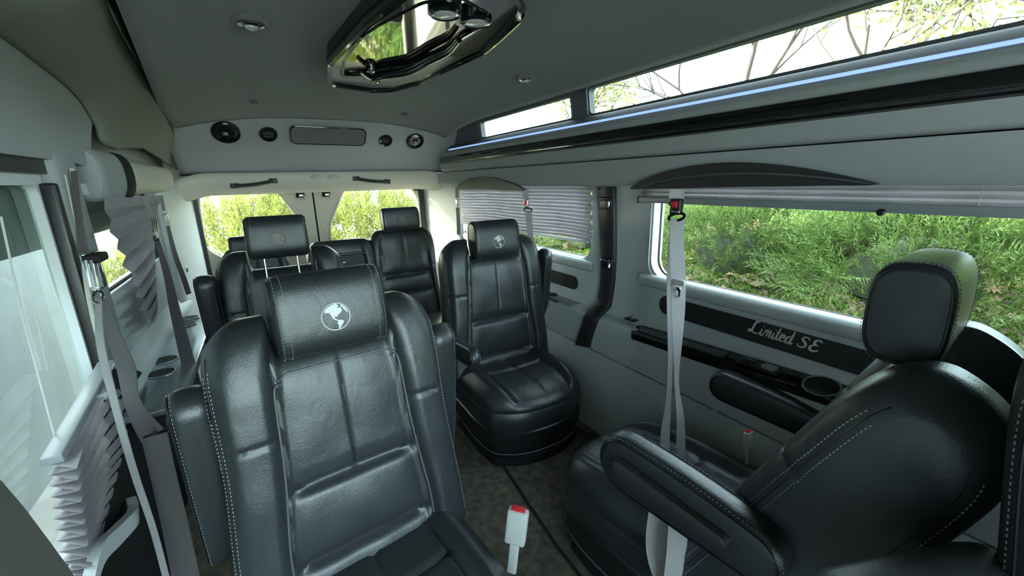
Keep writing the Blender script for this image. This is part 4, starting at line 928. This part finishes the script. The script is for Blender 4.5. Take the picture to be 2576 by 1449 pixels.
def core_mesh(seed, R, H, m):
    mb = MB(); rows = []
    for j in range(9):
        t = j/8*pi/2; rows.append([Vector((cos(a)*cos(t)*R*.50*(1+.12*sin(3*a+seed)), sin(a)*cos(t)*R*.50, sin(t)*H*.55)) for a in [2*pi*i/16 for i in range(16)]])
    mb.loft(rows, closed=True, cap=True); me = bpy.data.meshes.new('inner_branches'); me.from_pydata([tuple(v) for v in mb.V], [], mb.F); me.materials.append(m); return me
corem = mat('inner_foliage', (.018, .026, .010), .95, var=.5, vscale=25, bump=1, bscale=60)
JM = [shrub_mesh('foliage', 11+i, .62, .55, 950, .28, jun[0 if i < 2 else 1], .0030) for i in range(4)]
YM = [shrub_mesh('foliage', 31+i, .9, 1.1, 520, .26, jun[2], .006, nb=12) for i in range(2)]
GM = shrub_mesh('foliage', 41, .7, .9, 320, .22, gold, .010, nb=10)
CM = [core_mesh(i, .62, .55, corem) for i in range(2)]; CY_ = core_mesh(5, .9, 1.1, corem)
def shrub(me, core, loc, rz, sc, label, cat, group, name='juniper_shrub'):
    t = thing(name, label, cat, loc, rz, group); t.scale = sc
    for m_, n_ in ((me, 'foliage'), (core, 'inner_branches')):
        o = bpy.data.objects.new(n_, m_); COL.objects.link(o); o.parent = t
    return t
def bank_z(x, y):
    b = .30+.22*max(0, x-1.9)+.06*max(0, x-2.6); 
    return min(b, 1.05)+.03*noise.noise(Vector((x*2, y*2, 0)))
mb = MB(); mb.loft([[Vector((1.75+ .12*i, -4+.2*j, bank_z(1.75+.12*i, -4+.2*j))) for i in range(50)] for j in range(80)])
o = mb.build('ground', soil); o['kind'] = 'structure'
MB().box((0, 4, -.62), (60, 60, .05)).build('ground', mat('pale_paving', (.33, .31, .27), .9, var=.2, vscale=2), smooth=False)['kind'] = 'structure'
rng = random.Random(5)
k = 0
for row, (x, n, s) in enumerate(((3.2, 8, .95), (4.2, 7, 1.1), (5.3, 7, 1.25))):
    for i in range(n):
        y = -2.4+i*(1.22+.24*row)+rng.uniform(-.2, .2)-(0 if row % 2 else .4); xx = x+rng.uniform(-.2, .2)+(.3 if y < .8 and row == 0 else 0)
        q = rng.uniform(.85, 1.15)*s
        shrub(JM[(k % 2) + (0 if y < 1.9 else 2)], CM[k % 2], (xx, y, bank_z(xx, y)-.05), rng.uniform(0, 6), (q, q, q*1.15), 'spreading feathery green juniper on the bank outside the right windows', 'shrub', 'junipers on the bank'); k += 1
# grass and dry leaves on the near bank
V = []; F = []
for i in range(34000):
    x = 2.0+abs(rng.gauss(.5, .6)); y = rng.uniform(-2.2, 5.5); z = bank_z(x, y); a = rng.uniform(0, 6.28); h = rng.uniform(.015, .034); d = Vector((cos(a), sin(a), 0)); w_ = rng.uniform(.003, .0075); b = len(V)
    p = Vector((x, y, z)); e = d.cross(Vector((0, 0, 1)))*w_; V += [p-e, p+e, p+d*h*.5+e*.9+Vector((0, 0, h*.7)), p+d*h+Vector((0, 0, h*.8)), p+d*h*.5-e*.9+Vector((0, 0, h*.7))]; F.append((b, b+1, b+2, b+3, b+4))
me = bpy.data.meshes.new('grass'); me.from_pydata([tuple(v) for v in V], [], F); me.materials.append(grassm); o = bpy.data.objects.new('grass', me); COL.objects.link(o)
tag(o, 'bright green ground cover on the near bank outside the large side window', 'grass', kind='stuff')
def leaf_mesh(seed):
    r = random.Random(seed); pts = []
    for i in range(20):
        a = 2*pi*i/20; q = (1.0 if i % 4 == 0 else .45 if i % 2 else .72)*r.uniform(.85, 1.1); pts.append(Vector((cos(a)*q, sin(a)*q*.85, .25*q*q*sin(a*2+seed)+.1*r.random())))
    me = bpy.data.meshes.new('dry_leaf'); me.from_pydata([(0, 0, .05)]+[tuple(p) for p in pts], [], [(0, i+1, (i+1) % 20+1) for i in range(20)]); me.materials.append(drym); return me
LMs = [leaf_mesh(i) for i in range(5)]
for i in range(95):
    x = 2.2+abs(rng.gauss(.5, .5)); y = rng.uniform(-.9, 5.0); o = bpy.data.objects.new('fallen_leaf', LMs[i % 5]); COL.objects.link(o)
    s = rng.uniform(.035, .075); o.location = (x, y, bank_z(x, y)+.03); o.rotation_euler = (rng.uniform(-.7, .7), rng.uniform(-.7, .7), rng.uniform(0, 6)); o.scale = (s, s, s)
    tag(o, 'curled dry brown leaf lying on the bank outside the right windows', 'leaf', 'fallen leaves on the bank')
# shrubs behind the rear doors
for i in range(8):
    x = -1.15+i*.80+rng.uniform(-.1, .1); y = 6.0+rng.uniform(-.3, .5); q = rng.uniform(1.2, 1.5)*(.72 if x < -.5 else 1)
    shrub(YM[i % 2], CY_, (x, y, -.6), rng.uniform(0, 6), (q, q, q*1.28 if x > -.9 else q*1.0), 'yellow-green shrub standing behind the rear doors', 'shrub', 'shrubs behind the van', 'leafy_shrub')
shrub(GM, CY_, (-.75, 5.2, -.3), 1, (.42, .42, .95), 'golden yellow leafed shrub behind the left rear door window', 'shrub', None, 'golden_shrub')
for i in range(3):
    shrub(JM[i], CM[i % 2], (2.3+i*.5, 4.8+i*.5, -.3), i*2, (1.6, 1.6, 2.2), 'spreading feathery green juniper behind the right rear door', 'shrub', 'junipers behind the van')
# left side: plain wall added outside the glass, raised to block the sun
MB().box((-1.55, 1.1, .80), (.2, 7.4, 2.8)).build('sun_block_wall', mat('pale_render', (.20, .215, .21), .9, var=.06), smooth=False); tag(bpy.data.objects['sun_block_wall'], 'added plain wall, raised to block sun, outside the sliding door window at the left edge', 'wall')
# bare trees for the skylights
def tree(loc, H, seed, label, leafm=None, name='bare_tree'):
    r = random.Random(seed); mb = MB(); V = []; F = []
    def br(p, d, L, rad, lv):
        q = [p]; dd = d.copy()
        for k in range(4):
            dd = (dd+Vector((r.uniform(-.16, .16), r.uniform(-.16, .16), r.uniform(-.03, .12)))).normalized(); q.append(q[-1]+dd*L/4)
        mb.tube(q, [rad*(1-.13*i) for i in range(5)], 5, cap=False)
        if lv <= 1 and leafm:
            for i in range(14):
                b = len(V); o_ = q[r.randint(1, 4)]+Vector([r.uniform(-.18, .18) for _ in range(3)]); e = Vector([r.uniform(-1, 1) for _ in range(3)]).normalized()*.05; f_ = e.orthogonal()*.6; V.extend([o_-e, o_+f_, o_+e, o_-f_]); F.append((b, b+1, b+2, b+3))
        if lv == 0: return
        for k in range(4 if lv > 1 else 3):
            i = r.randint(2, 4); ax = Vector([r.uniform(-1, 1) for _ in range(3)]).normalized(); nd = (dd+ax*.75).normalized(); br(q[i], nd, L*r.uniform(.58, .8), rad*.52, lv-1)
    t = thing(name, label, 'tree', loc, 0, None)
    br(Vector((0, 0, 0)), Vector((0, 0, 1)), H*.36, H*.014, 4)
    mb.build('branches', bark, t, world=False)
    if leafm:
        me = bpy.data.meshes.new('leaves'); me.from_pydata([tuple(v) for v in V], [], F); me.materials.append(leafm); o = bpy.data.objects.new('leaves', me); COL.objects.link(o); o.parent = t
tree((9.0, 1.2, .5), 7.5, 3, 'bare branching tree filling the right half of the long skylight')
tree((8.0, 3.3, .5), 6.0, 9, 'loose yellow-green leaved tree seen through the middle of the long skylight', jun[2], 'leafy_tree')
tree((9.5, 6.0, .5), 7.0, 14, 'slender bare tree seen at the left end of the long skylight')
tree((7.0, 8.5, .5), 5.6, 21, 'sparse leaved tree seen through the small skylight', jun[2], 'leafy_tree')
tree((-3.0, 9.5, -.6), 5.0, 33, 'bare twiggy tree behind the left rear door window')
